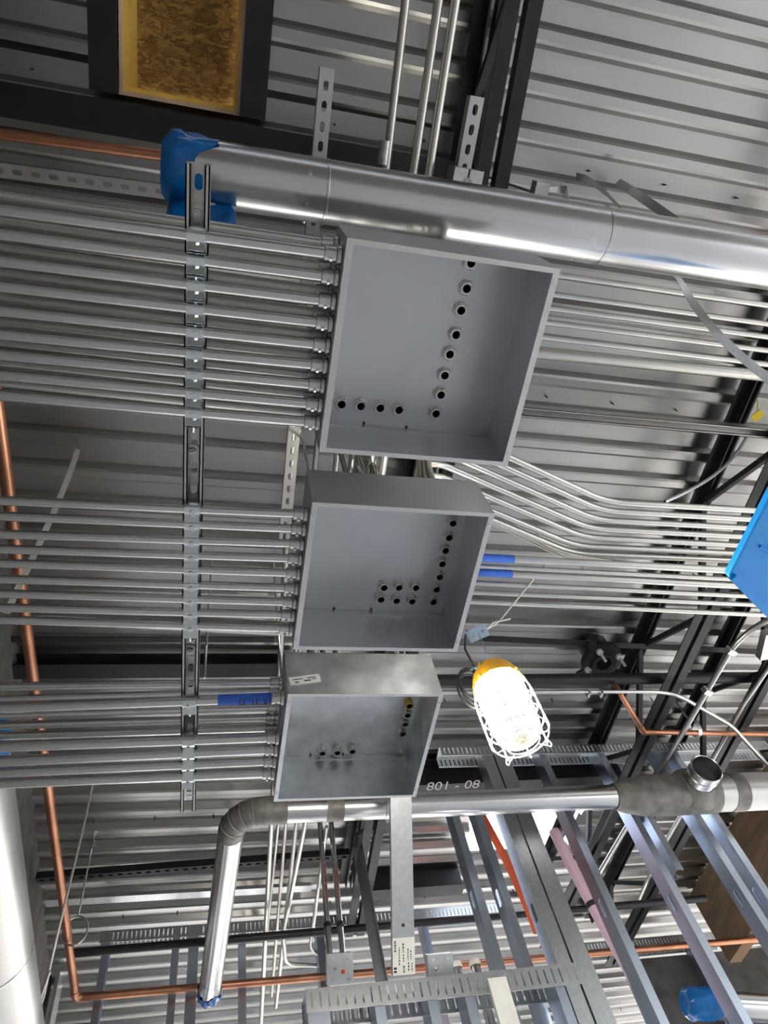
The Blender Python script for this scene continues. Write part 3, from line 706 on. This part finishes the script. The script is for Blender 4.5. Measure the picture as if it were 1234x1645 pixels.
for rr in (.012, .020, .028): MB().tube([c + V((rr * math.cos(t * math.pi / 10), rr * math.sin(t * math.pi / 10), .003)) for t in range(20)], .0015, 6, close=True).build('lens_ring', CAST, lamp)
mb = MB()
for zz, rr in ((.16, .085), (.11, .086), (.06, .086), (.012, .083)):
    mb.tube([c + V((rr * math.cos(t * math.pi / 14), rr * math.sin(t * math.pi / 14), zz)) for t in range(28)], .0022, 6, close=True)
mb.tube([c + V((.05 * math.cos(t * math.pi / 12), .05 * math.sin(t * math.pi / 12), -.006)) for t in range(24)], .0022, 6, close=True)
for k in range(8):
    a = k * math.pi / 4 + .2; e = V((math.cos(a), math.sin(a), 0))
    mb.tube(fillet([c + e * .079 + up * .206, c + e * .086 + up * .15, c + e * .086 + up * .01, c + e * .078 - up * .008, c + e * .05 - up * .006], .01, 3), .0022, 6)
    if k % 2 == 0: mb.tube(fillet([c + e * .084 + up * .02, c + e * .098 + up * .004, c + e * .090 - up * .012, c + e * .076 - up * .004], .008, 3), .002, 6)
mb.build('cage', WIREW, lamp)
MB().tube(fillet([c + V((-.012, 0, .284)), c + V((-.014, 0, .312)), c + V((.02, 0, .330)), c + V((.036, 0, .312))], .012, 4), .006, 8).build('hook', YEL, lamp)
MB().tube(fillet([c + V((-.03, 0, .284)), c + V((-.045, .01, .30)), c + V((-.06, .012, .292))], .01, 4), .004, 8).build('carabiner', BLUEFIT, lamp)
# hanging wire + bracket + tie rope
fb = P(768, 1017, 1.82); fit = thing('strut_fitting', fb, 'small blue metal plate tied up above the work lamp', 'bracket')
fx = (P(790, 1008, 1.82) - P(750, 1025, 1.82)).normalized(); fz = V((.1, .55, .8)).normalized(); fz = (fz - fx * fz.dot(fx)).normalized(); fy = fz.cross(fx)
MB().slotted(fb - fx * .034, fx, fy.cross(fx).normalized().cross(fx).normalized() if False else fy, fz, .068, .044, .004, .034, .007, .007).build('plate', BLUEFIT, fit, smooth=False)
MB().bar(fb - fx * .033 + fz * .012, fb - fx * .033 - fz * .012, .005, .042, fy).build('flange', BLUEFIT, fit, smooth=False)
tag(MB().tube([c + V((-.008, 0, .315)), P(779, 1040, 1.70), fb, P(752, 985, 1.95)], .0018, 6).build('hanging_wire', BLUEFIT), 'thin blue wire holding the work lamp', 'wire')
tag(MB().tube(fillet([fb + fx * .025, P(800, 1000, 1.86), P(878, 905, 1.98)], .03, 4), .0032, 6).tube(fillet([fb + fx * .025, P(792, 1000, 1.84), P(820, 994, 1.86)], .01, 4), .0035, 6).build('tie_rope', ROPE), 'pale cord tied from the blue plate up to the conduits', 'rope')
pts = []
for k in range(70):
    t = k / 69 * 3 * 2 * math.pi; pts.append(P(762, 1100, 1.62) + V((.045 * math.cos(t) + .003 * math.sin(t * .37), .012 * math.sin(t * .5) + .001 * k * .3, .075 * math.sin(t) + .004 * math.cos(t * .61))))
pts = [P(748, 1020, 1.80), P(747, 1042, 1.74), P(760, 1068, 1.68)] + pts + [c + V((-.06, 0, .27)), c + V((-.035, 0, .283))]
tag(MB().tube(pts, .0038, 8).build('power_cord', DARKH), 'dark coiled cord hanging left of the work lamp', 'cord')

# ------------------------------------------------------------------ straps, cables, wires
def strap(pts, wd, label, m=GALV, twist=None, name='hanger_strap'):
    pts = [V(p) for p in pts]; vs = []; fs = []; n = len(pts)
    for i, p in enumerate(pts):
        t = (pts[min(i + 1, n - 1)] - pts[max(i - 1, 0)]).normalized(); sd = V(twist[i]) if twist else V((0, 1, 0)); sd = (sd - t * sd.dot(t)).normalized(); nn = t.cross(sd)
        for a, b in ((-1, -1), (1, -1), (1, 1), (-1, 1)): vs.append(p + sd * a * wd / 2 + nn * b * .0007)
    for i in range(n - 1):
        for k in range(4): fs.append((i * 4 + k, i * 4 + (k + 1) % 4, i * 4 + 4 + (k + 1) % 4, i * 4 + 4 + k))
    fs += [(3, 2, 1, 0), tuple(range(n * 4 - 4, n * 4))]
    return tag(MB().add(vs, fs).build(name, m, ang=50), label, 'strap')
def bez(a, b, c, d, n=10):
    a, b, c, d = V(a), V(b), V(c), V(d)
    return [a * (1 - t) ** 3 + b * 3 * t * (1 - t) ** 2 + c * 3 * t * t * (1 - t) + d * t ** 3 for t in [i / n for i in range(n + 1)]]
pp = bez(P(926, 283, 2.84), P(960, 285, 2.75), P(1010, 345, 2.2), P(1092, 450, 1.95), 7) + bez(P(1092, 450, 1.95), P(1130, 520, 1.85), P(1170, 560, 1.8), P(1250, 620, 1.72), 7)[1:]
strap(pp, .026, 'pale hanger strap hanging from the deck down past the round duct', GALV, [(.25 + .06 * i, .9 - .12 * i, 0) for i in range(len(pp))])
pp = bez(P(992, 292, 2.84), P(1020, 310, 2.6), P(1060, 335, 2.4), P(1130, 390, 2.1), 8)
strap(pp, .03, 'wide dark hanger strap behind the round duct at right', GALV, [(-.5, .8, .2)] * len(pp))
q = P(912, 320, 2.0); strap(fillet([P(872, 304, 2.21), P(908, 304, 2.19), P(914, 345, 1.80)], .06, 8), .026, 'curved strap arching over the round duct', GALV, [(.2, .6, .7)] * 11)
pp = bez(P(125, 722, 2.84), P(105, 790, 2.5), P(60, 880, 2.2), P(10, 985, 1.9), 8)
strap(pp, .02, 'thin pale strap hanging behind the middle conduits at left', WHITEL, [(1, .1, 0)] * len(pp))
MBq = P(125, 722, 2.845)
pp = bez(P(156, 1225, 2.86), P(125, 1380, 2.3), P(95, 1480, 2.0), P(70, 1600, 1.8), 10) + bez(P(70, 1600, 1.8), P(60, 1635, 1.75), P(50, 1640, 1.7), P(80, 1560, 1.75), 5)[1:]
tag(MB().tube(pp, .006, 8).build('cable', ROPE), 'pale cable hanging across the copper pipe at lower left', 'cable')
# ridged flexible cable
pp = bez(P(1205, 690, 2.7), P(1180, 750, 2.45), P(1130, 780, 2.2), P(1068, 806, 2.02), 60); mb = MB(); n = 10; vs = []; fs = []
for i, p in enumerate(pp):
    t = (pp[min(i + 1, 60)] - pp[max(i - 1, 0)]).normalized(); u = t.cross(V((0, 0, 1))).normalized(); w_ = t.cross(u); r_ = .0058 + (.0012 if i % 2 else 0)
    for k in range(n): vs.append(p + (u * math.cos(2 * math.pi * k / n) + w_ * math.sin(2 * math.pi * k / n)) * r_)
for i in range(60):
    for k in range(n): fs.append((i * n + k, i * n + (k + 1) % n, (i + 1) * n + (k + 1) % n, (i + 1) * n + k))
tag(mb.add(vs, fs).build('armoured_cable', GALV), 'ridged metal cable curving down to the bent conduits at right', 'cable')
q = P(1217, 668, 2.45); tag(MB().box(q, (.016, .012, 0), (-.006, .02, .01), (0, 0, .002)).bar(q, q + V((.02, -.05, .06)), .003, .003).build('cable_tag', YELF, smooth=False), 'small yellow tag at the right edge under the strut', 'tag')

# ------------------------------------------------------------------ blue wrapped box at right
hb_ = 1.28; C0 = P(1170, 926, hb_); A0 = P(1245, 780, hb_); B0 = P(1250, 1008, hb_)
ea_ = (A0 - C0).normalized(); eb_ = (B0 - C0).normalized()
bb = thing('plastic_lid', C0, 'bright blue plastic sheeted lid corner at the right edge', 'plastic lid')
la_, lb_ = .42, .5; hz = V((0, 0, .022))
mb = MB(); base = [C0, C0 + ea_ * la_, C0 + ea_ * la_ + eb_ * lb_, C0 + eb_ * lb_]
if (base[1] - base[0]).cross(base[2] - base[0]).z < 0: base = base[::-1]
mb.add(base + [p + hz for p in base], [(3, 2, 1, 0), (4, 5, 6, 7), (0, 1, 5, 4), (1, 2, 6, 5), (2, 3, 7, 6), (3, 0, 4, 7)])
bo = mb.build('panel', BLUEBOX, bb, smooth=False); bv = bo.modifiers.new('round', 'BEVEL'); bv.width = .006; bv.segments = 3
MB().bar(C0 + eb_ * .01 + ea_ * .008 - V((0, 0, .004)), C0 + eb_ * lb_ + ea_ * .008 - V((0, 0, .004)), .018, .012).build('rim', BLUEBOX, bb, smooth=False)
p = C0 + ea_ * .2 + eb_ * .3 + V((0, 0, .03))
MB().tube(fillet([p, (3.3, p.y, p.z), (3.3, p.y, Z + HD + .03)], .08, 6), .012, 12).build('support_arm', BPIPE, bb)
for k in range(3):
    s = C0 + ea_ * (.12 + .02 * k) + eb_ * (.05 + .03 * k) - V((0, 0, .002)); e = C0 + ea_ * (.14 + .05 * k) + eb_ * .4 - V((0, 0, .002))
    MB().tube(bez(s, s.lerp(e, .3) + ea_ * .02, s.lerp(e, .6) - ea_ * .015, e, 8), .004, 6).build('film_crease', BLUEBOX, bb)

# ------------------------------------------------------------------ black pipes, flange, right hand conduits
a = P(690, 1094, 2.55); b = P(1234, 1088, 2.55); d = (b - a).normalized()
tag(MB().tube([a - d * .6, b + d * 2.5], .030, 20).build('sprinkler_pipe', BPIPE), 'black sprinkler pipe running right behind the work lamp', 'pipe')
a = P(780, 1030, 2.75); b = P(1100, 1050, 2.75)
angle_iron('steel_angle', P(770, 1030, 2.74), P(1234, 1052, 2.74), .035, .005, 'thin black steel angle along the deck above the black pipe')
a = P(715, 1112, 2.4); b = P(1080, 1111, 2.4)
o = tag(MB().tube(fillet([a - V((.3, 0, 0)), b, P(1175, 1165, 2.36), P(1265, 1265, 2.28), P(1330, 1350, 2.2)], .5, 8), .0105, 12).build('conduit', EMT), 'long conduit running right below the black pipe then curving down', 'conduit')
for u in (945, 965): MB().box(P(u, 1114, 2.39), (.006, 0, 0), (0, .016, 0), (0, 0, .014)).build('strap', CAST, o, smooth=False)
o = tag(MB().tube(fillet([P(1260, 985, 2.3), P(1215, 1005, 2.3), P(1180, 1035, 2.3), P(1060, 1240, 2.3), P(1000, 1340, 2.3), P(950, 1425, 2.3)], .25, 6), .0135, 12).build('conduit', EMT_OLD), 'conduit bending around beneath the rightmost joist past the blue box', 'conduit')
for uv in ((1174, 1046), (1136, 1110)):
    MB().box(P(*uv, 2.29), (.022, .008, 0), (-.004, .012, 0), (0, 0, .017)).build('strap', CAST, o, smooth=False)
tag(MB().tube(fillet([P(1240, 1065, 2.45), P(1195, 1130, 2.45), P(1060, 1370, 2.45), P(1025, 1450, 2.45)], .3, 5), .0125, 12).build('conduit', EMT_OLD), 'pale conduit slanting down between the studs at right', 'conduit')
q0 = P(1228, 1010, 2.25); tag(MB().box(P(1232, 1035, 2.25), (.03, -.008, 0), (.02, .075, 0), (0, 0, .02)).build('pull_elbow', CAST, smooth=False), 'pale cast conduit fitting at the right edge under the blue box', 'fitting')
# round cast flange with bolts
fc = P(966, 1060, 2.72); fl = thing('pipe_flange', fc, 'round black cast flange with bright bolts hanging from the deck', 'flange')
BOLTM = mat('plated_bolt', (.70, .71, .70), .35, .35)
mb = MB(); mb.lathe([(.042, .02), (.042, -.035), (.070, -.040), (.075, -.022), (.108, -.020), (.113, -.012), (.113, .012), (.042, .02)], fc, (0, 0, 1), 32)
mb.build('flange_ring', BPIPE, fl)
MB().lathe([(.080, .012), (.080, .12)], fc, (0, 0, 1), 28).build('flange_neck', BPIPE, fl)
for k in range(4):
    a = k * math.pi / 2 - .55; e = V((math.cos(a), math.sin(a), 0)) * .090
    MB().cyl(fc + e - V((0, 0, .019)), fc + e - V((0, 0, .036)), .018, 6).cyl(fc + e - V((0, 0, .019)), fc + e - V((0, 0, .10)), .0075, 10).build('bolt', BOLTM, fl, ang=25)
for a in (2.3, 4.0):
    e = V((math.cos(a), math.sin(a), 0)); MB().bar(fc + e * .10, fc + e * .15, .045, .016).build('lug', BPIPE, fl, smooth=False)
# clevis hanger ring on the copper pipe
kc = P(1122, 1178, 2.40); hg = thing('pipe_hanger', kc, 'pale ring hanger around the copper pipe at right', 'hanger')
cdir = (k3 - k1).normalized(); u = cdir.cross(V((0, 0, 1))).normalized(); w_ = cdir.cross(u)
mb = MB(); n = 28; vs = []; fs = []
for k in range(n):
    th = 2 * math.pi * k / n; e = u * math.cos(th) * .036 + V((0, 0, 1)) * (math.sin(th) * .05 + .035)
    for s in (-.011, .011): vs += [kc + e + cdir * s, kc + e * 1.05 + cdir * s]
for k in range(n):
    j = (k + 1) % n
    for a_i, b_i in ((0, 1), (1, 3), (3, 2), (2, 0)): fs.append((k * 4 + a_i, k * 4 + b_i, j * 4 + b_i, j * 4 + a_i))
mb.add(vs, fs).build('ring', GALV, hg); MB().cyl(kc + V((0, 0, .085)), kc + V((0, 0, .38)), .005, 8).build('rod', ZINC, hg)
# left copper hanger ring
kc = P(112, 1508, hc); hg = thing('pipe_hanger', kc, 'wire ring hanger around the copper pipe at lower left', 'hanger')
MB().tube([kc + V((.058 * math.cos(t * math.pi / 14) + .02, 0, .075 * math.sin(t * math.pi / 14) + .04)) for t in range(28)], .005, 8, close=True).build('ring', CAST, hg)
MB().cyl(kc + V((.02, 0, .115)), kc + V((.02, 0, .6)), .005, 8).build('rod', ZINC, hg)

# ------------------------------------------------------------------ black beams and angles over the far area
def beam(p0, p1, wd, ht, label, m=BLACK, name='steel_beam'):
    t = .008; w2 = wd / 2
    pts = [(-w2, 0), (w2, 0), (w2, t), (t / 2, t), (t / 2, ht - t), (w2, ht - t), (w2, ht), (-w2, ht), (-w2, ht - t), (-t / 2, ht - t), (-t / 2, t), (-w2, t)]
    return tag(MB().prof(pts, p0, p1).build(name, m, smooth=False), label, 'steel beam')
beam(P(10, 1080, 2.76), P(470, 1077, 2.76), .085, .08, 'thick black beam behind the gap between middle and lower conduit rows')
angle_iron('steel_angle', P(18, 1032, 2.78), P(440, 1032, 2.78), .03, .005, 'thin black angle along the deck below the middle conduit row')
bm = beam(P(660, 1273, 2.66), P(1010, 1255, 2.66), .11, .18, 'black beam with chalk numbers behind the lower round duct')
tq = P(723, 1262, 2.66); tdir = (P(1010, 1255, 2.66) - P(660, 1273, 2.66)).normalized()
text_mesh('801 - 08', .095, CHALK, frame(V((tq.x + .02, tq.y, Z + 2.66 - .0015)), tdir, V((tdir.y, -tdir.x, 0)), V((0, 0, -1))), 'chalk_numbers', bm)
beam(P(585, 1440, 2.60), P(745, 1428, 2.60), .10, .16, 'dark beam ending at the bright far stud')
a = P(112, 1532, 2.35); b = P(480, 1500, 2.35); d = (b - a).normalized(); tag(MB().tube([a, b + d * 2.6], .022, 16).build('sprinkler_pipe', BPIPE), 'black pipe crossing the far lower left in front of the wall studs', 'pipe')
angle_iron('shelf_angle', P(74, 1457, 2.68), P(500, 1432, 2.68), .06, .003, 'galvanised angle along the far deck over the left wall studs', m=GALV)
# column plate at the left wall
tag(MB().box(PX(92, 1590, XW + .05), (.012, 0, 0), (0, .10, 0), (0, 0, .42)).build('steel_plate', GALV, smooth=False), 'grey steel plate standing against the left wall behind the copper pipe', 'plate')

# ------------------------------------------------------------------ stud walls
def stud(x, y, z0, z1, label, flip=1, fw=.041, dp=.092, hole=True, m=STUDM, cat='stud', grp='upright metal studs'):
    # C-shaped stud: web toward -x (flip=1), flanges facing -y and +y
    r = thing('metal_stud', (x, y, z0), label, cat, grp); t = .0022; h = z1 - z0; wx = x if flip > 0 else x + fw - t
    mb = MB(); mb.slotted((wx + t / 2, y + dp / 2, z0), (0, 0, 1), (0, 1, 0), (1, 0, 0), h, dp - 2 * t, t, .61, .045, .016); mb.build('web', m, r, smooth=False)
    for yy in (y, y + dp - t):
        MB().aab(x, x + fw, yy, yy + t, z0, z1).build('flange', m, r, smooth=False)
    lx_ = x + fw - t if flip > 0 else x
    MB().aab(lx_, lx_ + t, y + t, y + .014, z0, z1).aab(lx_, lx_ + t, y + dp - .014, y + dp - t, z0, z1).build('lip', m, r, smooth=False)
    return r
def track(p0, p1, dp, leg, label, slotted=True, pitch=.026, m=GALV, side=(0, 1, 0)):
    p0, p1 = V(p0), V(p1); a = (p1 - p0).normalized(); L = (p1 - p0).length; sd = V(side); sd = (sd - a * sd.dot(a)).normalized(); t = .002
    r = thing('slotted_track', (p0 + p1) / 2, label, 'wall track', 'slotted wall tracks')
    MB().box((p0 + p1) / 2 + sd * dp / 2 - V((0, 0, t / 2)), a * L / 2, sd * dp / 2, (0, 0, t / 2)).build('web', m, r, smooth=False)
    for s in (0, dp):
        MB().slotted(p0 + sd * s - V((0, 0, leg / 2 + t)), a, (0, 0, 1), sd, L, leg, t, pitch, .0034, leg * .34).build('leg', m, r, smooth=False)
    return r
YA = 3.0
track((1.30, YA, Z + 2.74), (3.45, YA, Z + 2.74), .094, .065, 'slotted track under the deck behind the work lamp')
def xa(u, v, y=YA): return PY(u, v, y).x
studsA = [(751, 'bright blue lit stud at the left end of the near stud wall', 1), (792, 'second stud from the left of the near stud wall', 1),
          (929, 'stud just right of the doubled stud in the near wall', 1), (1062, 'bright stud below the grey sealed duct cone', 1), (1171, 'bright stud below the grey tee branch at right', 1), (1203, 'last stud at the right edge of the near wall', 1)]
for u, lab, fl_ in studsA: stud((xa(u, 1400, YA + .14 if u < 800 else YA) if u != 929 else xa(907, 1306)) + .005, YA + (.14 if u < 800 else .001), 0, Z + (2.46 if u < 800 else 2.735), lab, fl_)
jx = xa(842, 1400)
stud(jx, YA + .001, 0, Z + 2.735, 'left half of the broad doubled stud', 1, fw=.065, m=GALV)
stud(jx + .075, YA + .001, 0, Z + 2.735, 'right half of the broad doubled stud', -1, fw=.085, m=GALV)
# short cripple pieces seen above the lower duct
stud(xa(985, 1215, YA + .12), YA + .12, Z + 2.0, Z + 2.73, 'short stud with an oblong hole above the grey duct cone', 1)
# header track, its cripple studs and the jamb
hc0 = PY(490, 1589, YA); hc1 = PY(925, 1546, YA)
track((hc0.x, YA, hc0.z), (hc1.x, YA, hc1.z), .12, .085, 'low slotted header track at the bottom of the picture', pitch=.034)
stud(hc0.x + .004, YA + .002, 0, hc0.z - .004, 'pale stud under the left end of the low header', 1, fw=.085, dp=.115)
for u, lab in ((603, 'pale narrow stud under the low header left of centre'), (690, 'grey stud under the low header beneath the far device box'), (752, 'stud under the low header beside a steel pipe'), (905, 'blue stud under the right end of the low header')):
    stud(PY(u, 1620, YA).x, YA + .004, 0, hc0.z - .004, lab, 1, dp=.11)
# pipes with round caps behind the header
for u, v, lab in ((733, 1552, 'left steel pipe with a pale round cap behind the low header'), (763, 1548, 'right steel pipe with a pale round cap behind the low header')):
    q = PY(u, v, YA + .16); o = tag(MB().cyl((q.x, q.y, Z + .1), (q.x, q.y, q.z), .020, 16).build('steel_pipe', EMT), lab, 'pipe')
    MB().lathe([(.024, -.012), (.027, 0), (.024, .012), (0.001, .016)], q, (0, 0, 1), 16).build('cap', BRICKW, o)
q = PY(800, 1600, YA - .03); tag(MB().aab(q.x - .03, q.x + .05, YA - .05, YA - .03, 0, q.z + .06).build('white_board', WHITEL, smooth=False), 'whitewashed board standing before the low header', 'board')
# brace with a paper label
k0 = P(646, 1130, 2.31); k1 = PY(649, 1566, YA - .006); k0.x = k1.x; ctr = PY(646, 1280, 2.53)
br = thing('brace_plate', (k0 + k1) / 2, 'flat galvanised brace with a printed paper label below the lower box', 'brace')
k0 = V((k1.x, 2.53 - .35 * (3.0 - 2.53) / 1, ctr.z + (ctr.z - k1.z) * .35))
dbr = (k1 - k0).normalized()
MB().bar(k0, k1, .094, .003, V((0, 1, 1))).build('plate', GALV, br, smooth=False)
nrm = V((1, 0, 0)).cross(dbr).normalized()
if nrm.z > 0: nrm = -nrm
for s in (-1, 1): MB().bar(k0 + V((s * .046, 0, 0)) - nrm * .012, k1 + V((s * .046, 0, 0)) - nrm * .012, .002, .026, nrm).build('flange', GALV, br, smooth=False)
def on_brace(v):
    r = ray(648, v); n_ = nrm; p0 = k1 - V((0, 0, Z)); t = p0.dot(n_) / r.dot(n_); q = r * t; q.z += Z; return k0 + dbr * (q - k0).dot(dbr)
l0, l1 = on_brace(1506), on_brace(1566); lc_ = (l0 + l1) / 2; lh = (l1 - l0).length / 2
lab_ = MB().box(lc_ + nrm * .0022, V((.047, 0, 0)), dbr * lh, nrm * .0004).build('paper_label', WHITEL, br, smooth=False); lab_['label'] = 'white printed paper label'
mb = MB(); rr = random.Random(4)
for (fx, f0, f1, wx) in ((-.036, -.85, -.25, .0045), (-.036, .55, .9, .006), (-.019, -.5, .5, .0022), (-.002, -.7, -.2, .003), (-.001, -.1, .3, .0022), (.0, .5, .9, .003), (.018, -.4, .25, .0022), (.030, -.3, .2, .0020), (.020, .35, .8, .0025), (.034, .4, .85, .0022)):
    s = f0
    while s < f1:
        e = min(f1, s + rr.uniform(.05, .16)); mb.box(lc_ + V((fx, 0, 0)) + dbr * lh * (s + e) / 2 + nrm * .0028, V((wx, 0, 0)), dbr * lh * (e - s) / 2 * .85, nrm * .0002); s = e + .03
mb.build('print', INK, lab_, smooth=False)
hq = on_brace(1486); MB().box(hq + nrm * .002, V((.006, 0, 0)), dbr * .006, nrm * .0006).build('punched_hole', DARKH, br, smooth=False)

# device boxes
def devbox(c, s, label, m=GALV):
    r = thing('device_box', c, label, 'electrical box'); n = V((0, -.82, -.57)).normalized(); x = V((1, 0, 0)); y = n.cross(x)
    MB().box(c, x * s / 2, y * s / 2, n * .022).build('box_body', m, r, smooth=False)
    MB().box(c + n * .0235, x * s / 2 * 1.03, y * s / 2 * 1.03, n * .0015).build('cover', m, r, smooth=False)
    for (a, b) in ((-.3, .32), (.3, .32), (-.2, .02), (-.32, -.34), (.34, -.36)): hexbolt(r, c + n * .025 + x * a * s + y * b * s, n, .0045, .003, .0075)
    return r, n, x, y
q = PY(545, 1555, 3.3); r, n, x, y = devbox(q, .115, 'square galvanised device box with a red dot under two conduits')
MB().box(q + n * .0258 + x * .012 + y * -.012, x * .008, y * .008, n * .0006).build('red_mark', RED, r, smooth=False)
for (p0, p1, lab) in (((514, 1322), (530, 1540), 'left of two conduits with red print dropping into the device box'), ((532, 1322), (551, 1538), 'right of two conduits with red print dropping into the device box')):
    a = P(*p0, 2.64); b = PY(*p1, 3.28); o = tag(MB().tube([a, b], .0140, 14).build('conduit', EMT), lab, 'conduit')
    d = (b - a).normalized(); c = a.lerp(b, .80); MB().tube([c - d * .012, c + d * .012], .0182, 14).build('coupling', DARKH, o)
    nn = V((0, -.7, -.7)); nn = (nn - d * nn.dot(d)).normalized(); sd = d.cross(nn); mb = MB()
    for k in range(12): mb.box(a.lerp(b, .36 + .025 * k) + nn * .0143, d * .007, sd * .0028, nn * .0004)
    mb.build('red_print', RED, o, smooth=False)
q = PY(706, 1556, YA + .12); devbox(q, .11, 'dim galvanised device box standing behind the low header')

# far stud wall at lower left
YB = 4.46
track((XW + .35, YB, Z + 2.70), (2.1, YB, Z + 2.70), .094, .07, 'slotted track along the top of the far left stud wall')
for u, lab, fw in ((168, 'leftmost stud of the far wall beside the copper pipe', .041), (278, 'second stud of the far wall left of the grey elbow duct', .041), (304, 'doubled stud of the far wall left of the grey elbow duct', .06),
                   (384, 'stud of the far wall just right of the blue capped duct end', .041), (508, 'stud of the far wall behind the square device box', .05), (680, 'stud of the far wall right of the labelled brace', .041)):
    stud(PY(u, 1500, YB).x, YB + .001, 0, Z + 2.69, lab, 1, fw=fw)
track((2.55, 4.95, Z + 2.66), (3.9, 4.95, Z + 2.66), .094, .08, 'slotted track seen between the bright studs at lower right')
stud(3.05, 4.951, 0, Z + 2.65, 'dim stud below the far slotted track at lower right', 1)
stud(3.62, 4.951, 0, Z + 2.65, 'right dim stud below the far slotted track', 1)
# diagonal steel brace behind the header (grey slanting angle at the joist)
p0 = P(574, 1362, 2.47); p1 = PY(615, 1590, 3.25); tag(MB().bar(p0, p1, .05, .004, (0, 1, .3)).bar(p0 + V((.024, 0, 0)), p1 + V((.024, 0, 0)), .004, .04, (0, 1, .3)).build('slanted_stud', GALV, smooth=False), 'grey slanted stud dropping from the dark joist behind the header', 'stud')

# pink hose, orange strip and sheeting behind the near wall
yq = 3.35
o = tag(MB().tube([PY(u_, v_, yq) for u_, v_ in ((890, 1335), (915, 1385), (936, 1425), (955, 1460), (980, 1505), (1006, 1550), (1034, 1600), (1060, 1645))], .030, 14).build('pink_hose', PINK), 'pink hose with a black tie slanting behind the doubled stud', 'hose')
MB().tube([PY(954, 1458, yq), PY(950, 1450, yq)], .0325, 14).build('tie', DARKH, o)
pp = [PY(735, 1235, yq + .1), PY(772, 1305, yq + .1), PY(815, 1385, yq + .1), PY(845, 1450, yq + .1), PY(865, 1500, yq + .1)]
strap(pp, .05, 'orange red webbing hanging between the studs near the bright opening', ORANGE, [(1, 0, .4)] * 5, 'webbing')
# blue capped duct end at lower right
q = PY(1110, 1612, 3.5); q2 = PY(1210, 1618, 3.5); ld2 = (q2 - q).normalized()
sd_ = thing('round_duct', q, 'short round duct with a crumpled blue film end at lower right', 'duct'); MB().tube([q, q + ld2 * 1.5], .062, 28).build('duct_pipe', DUCT, sd_); film_cap(sd_, q, -ld2, .064, .12, seed=12, wob=.3)
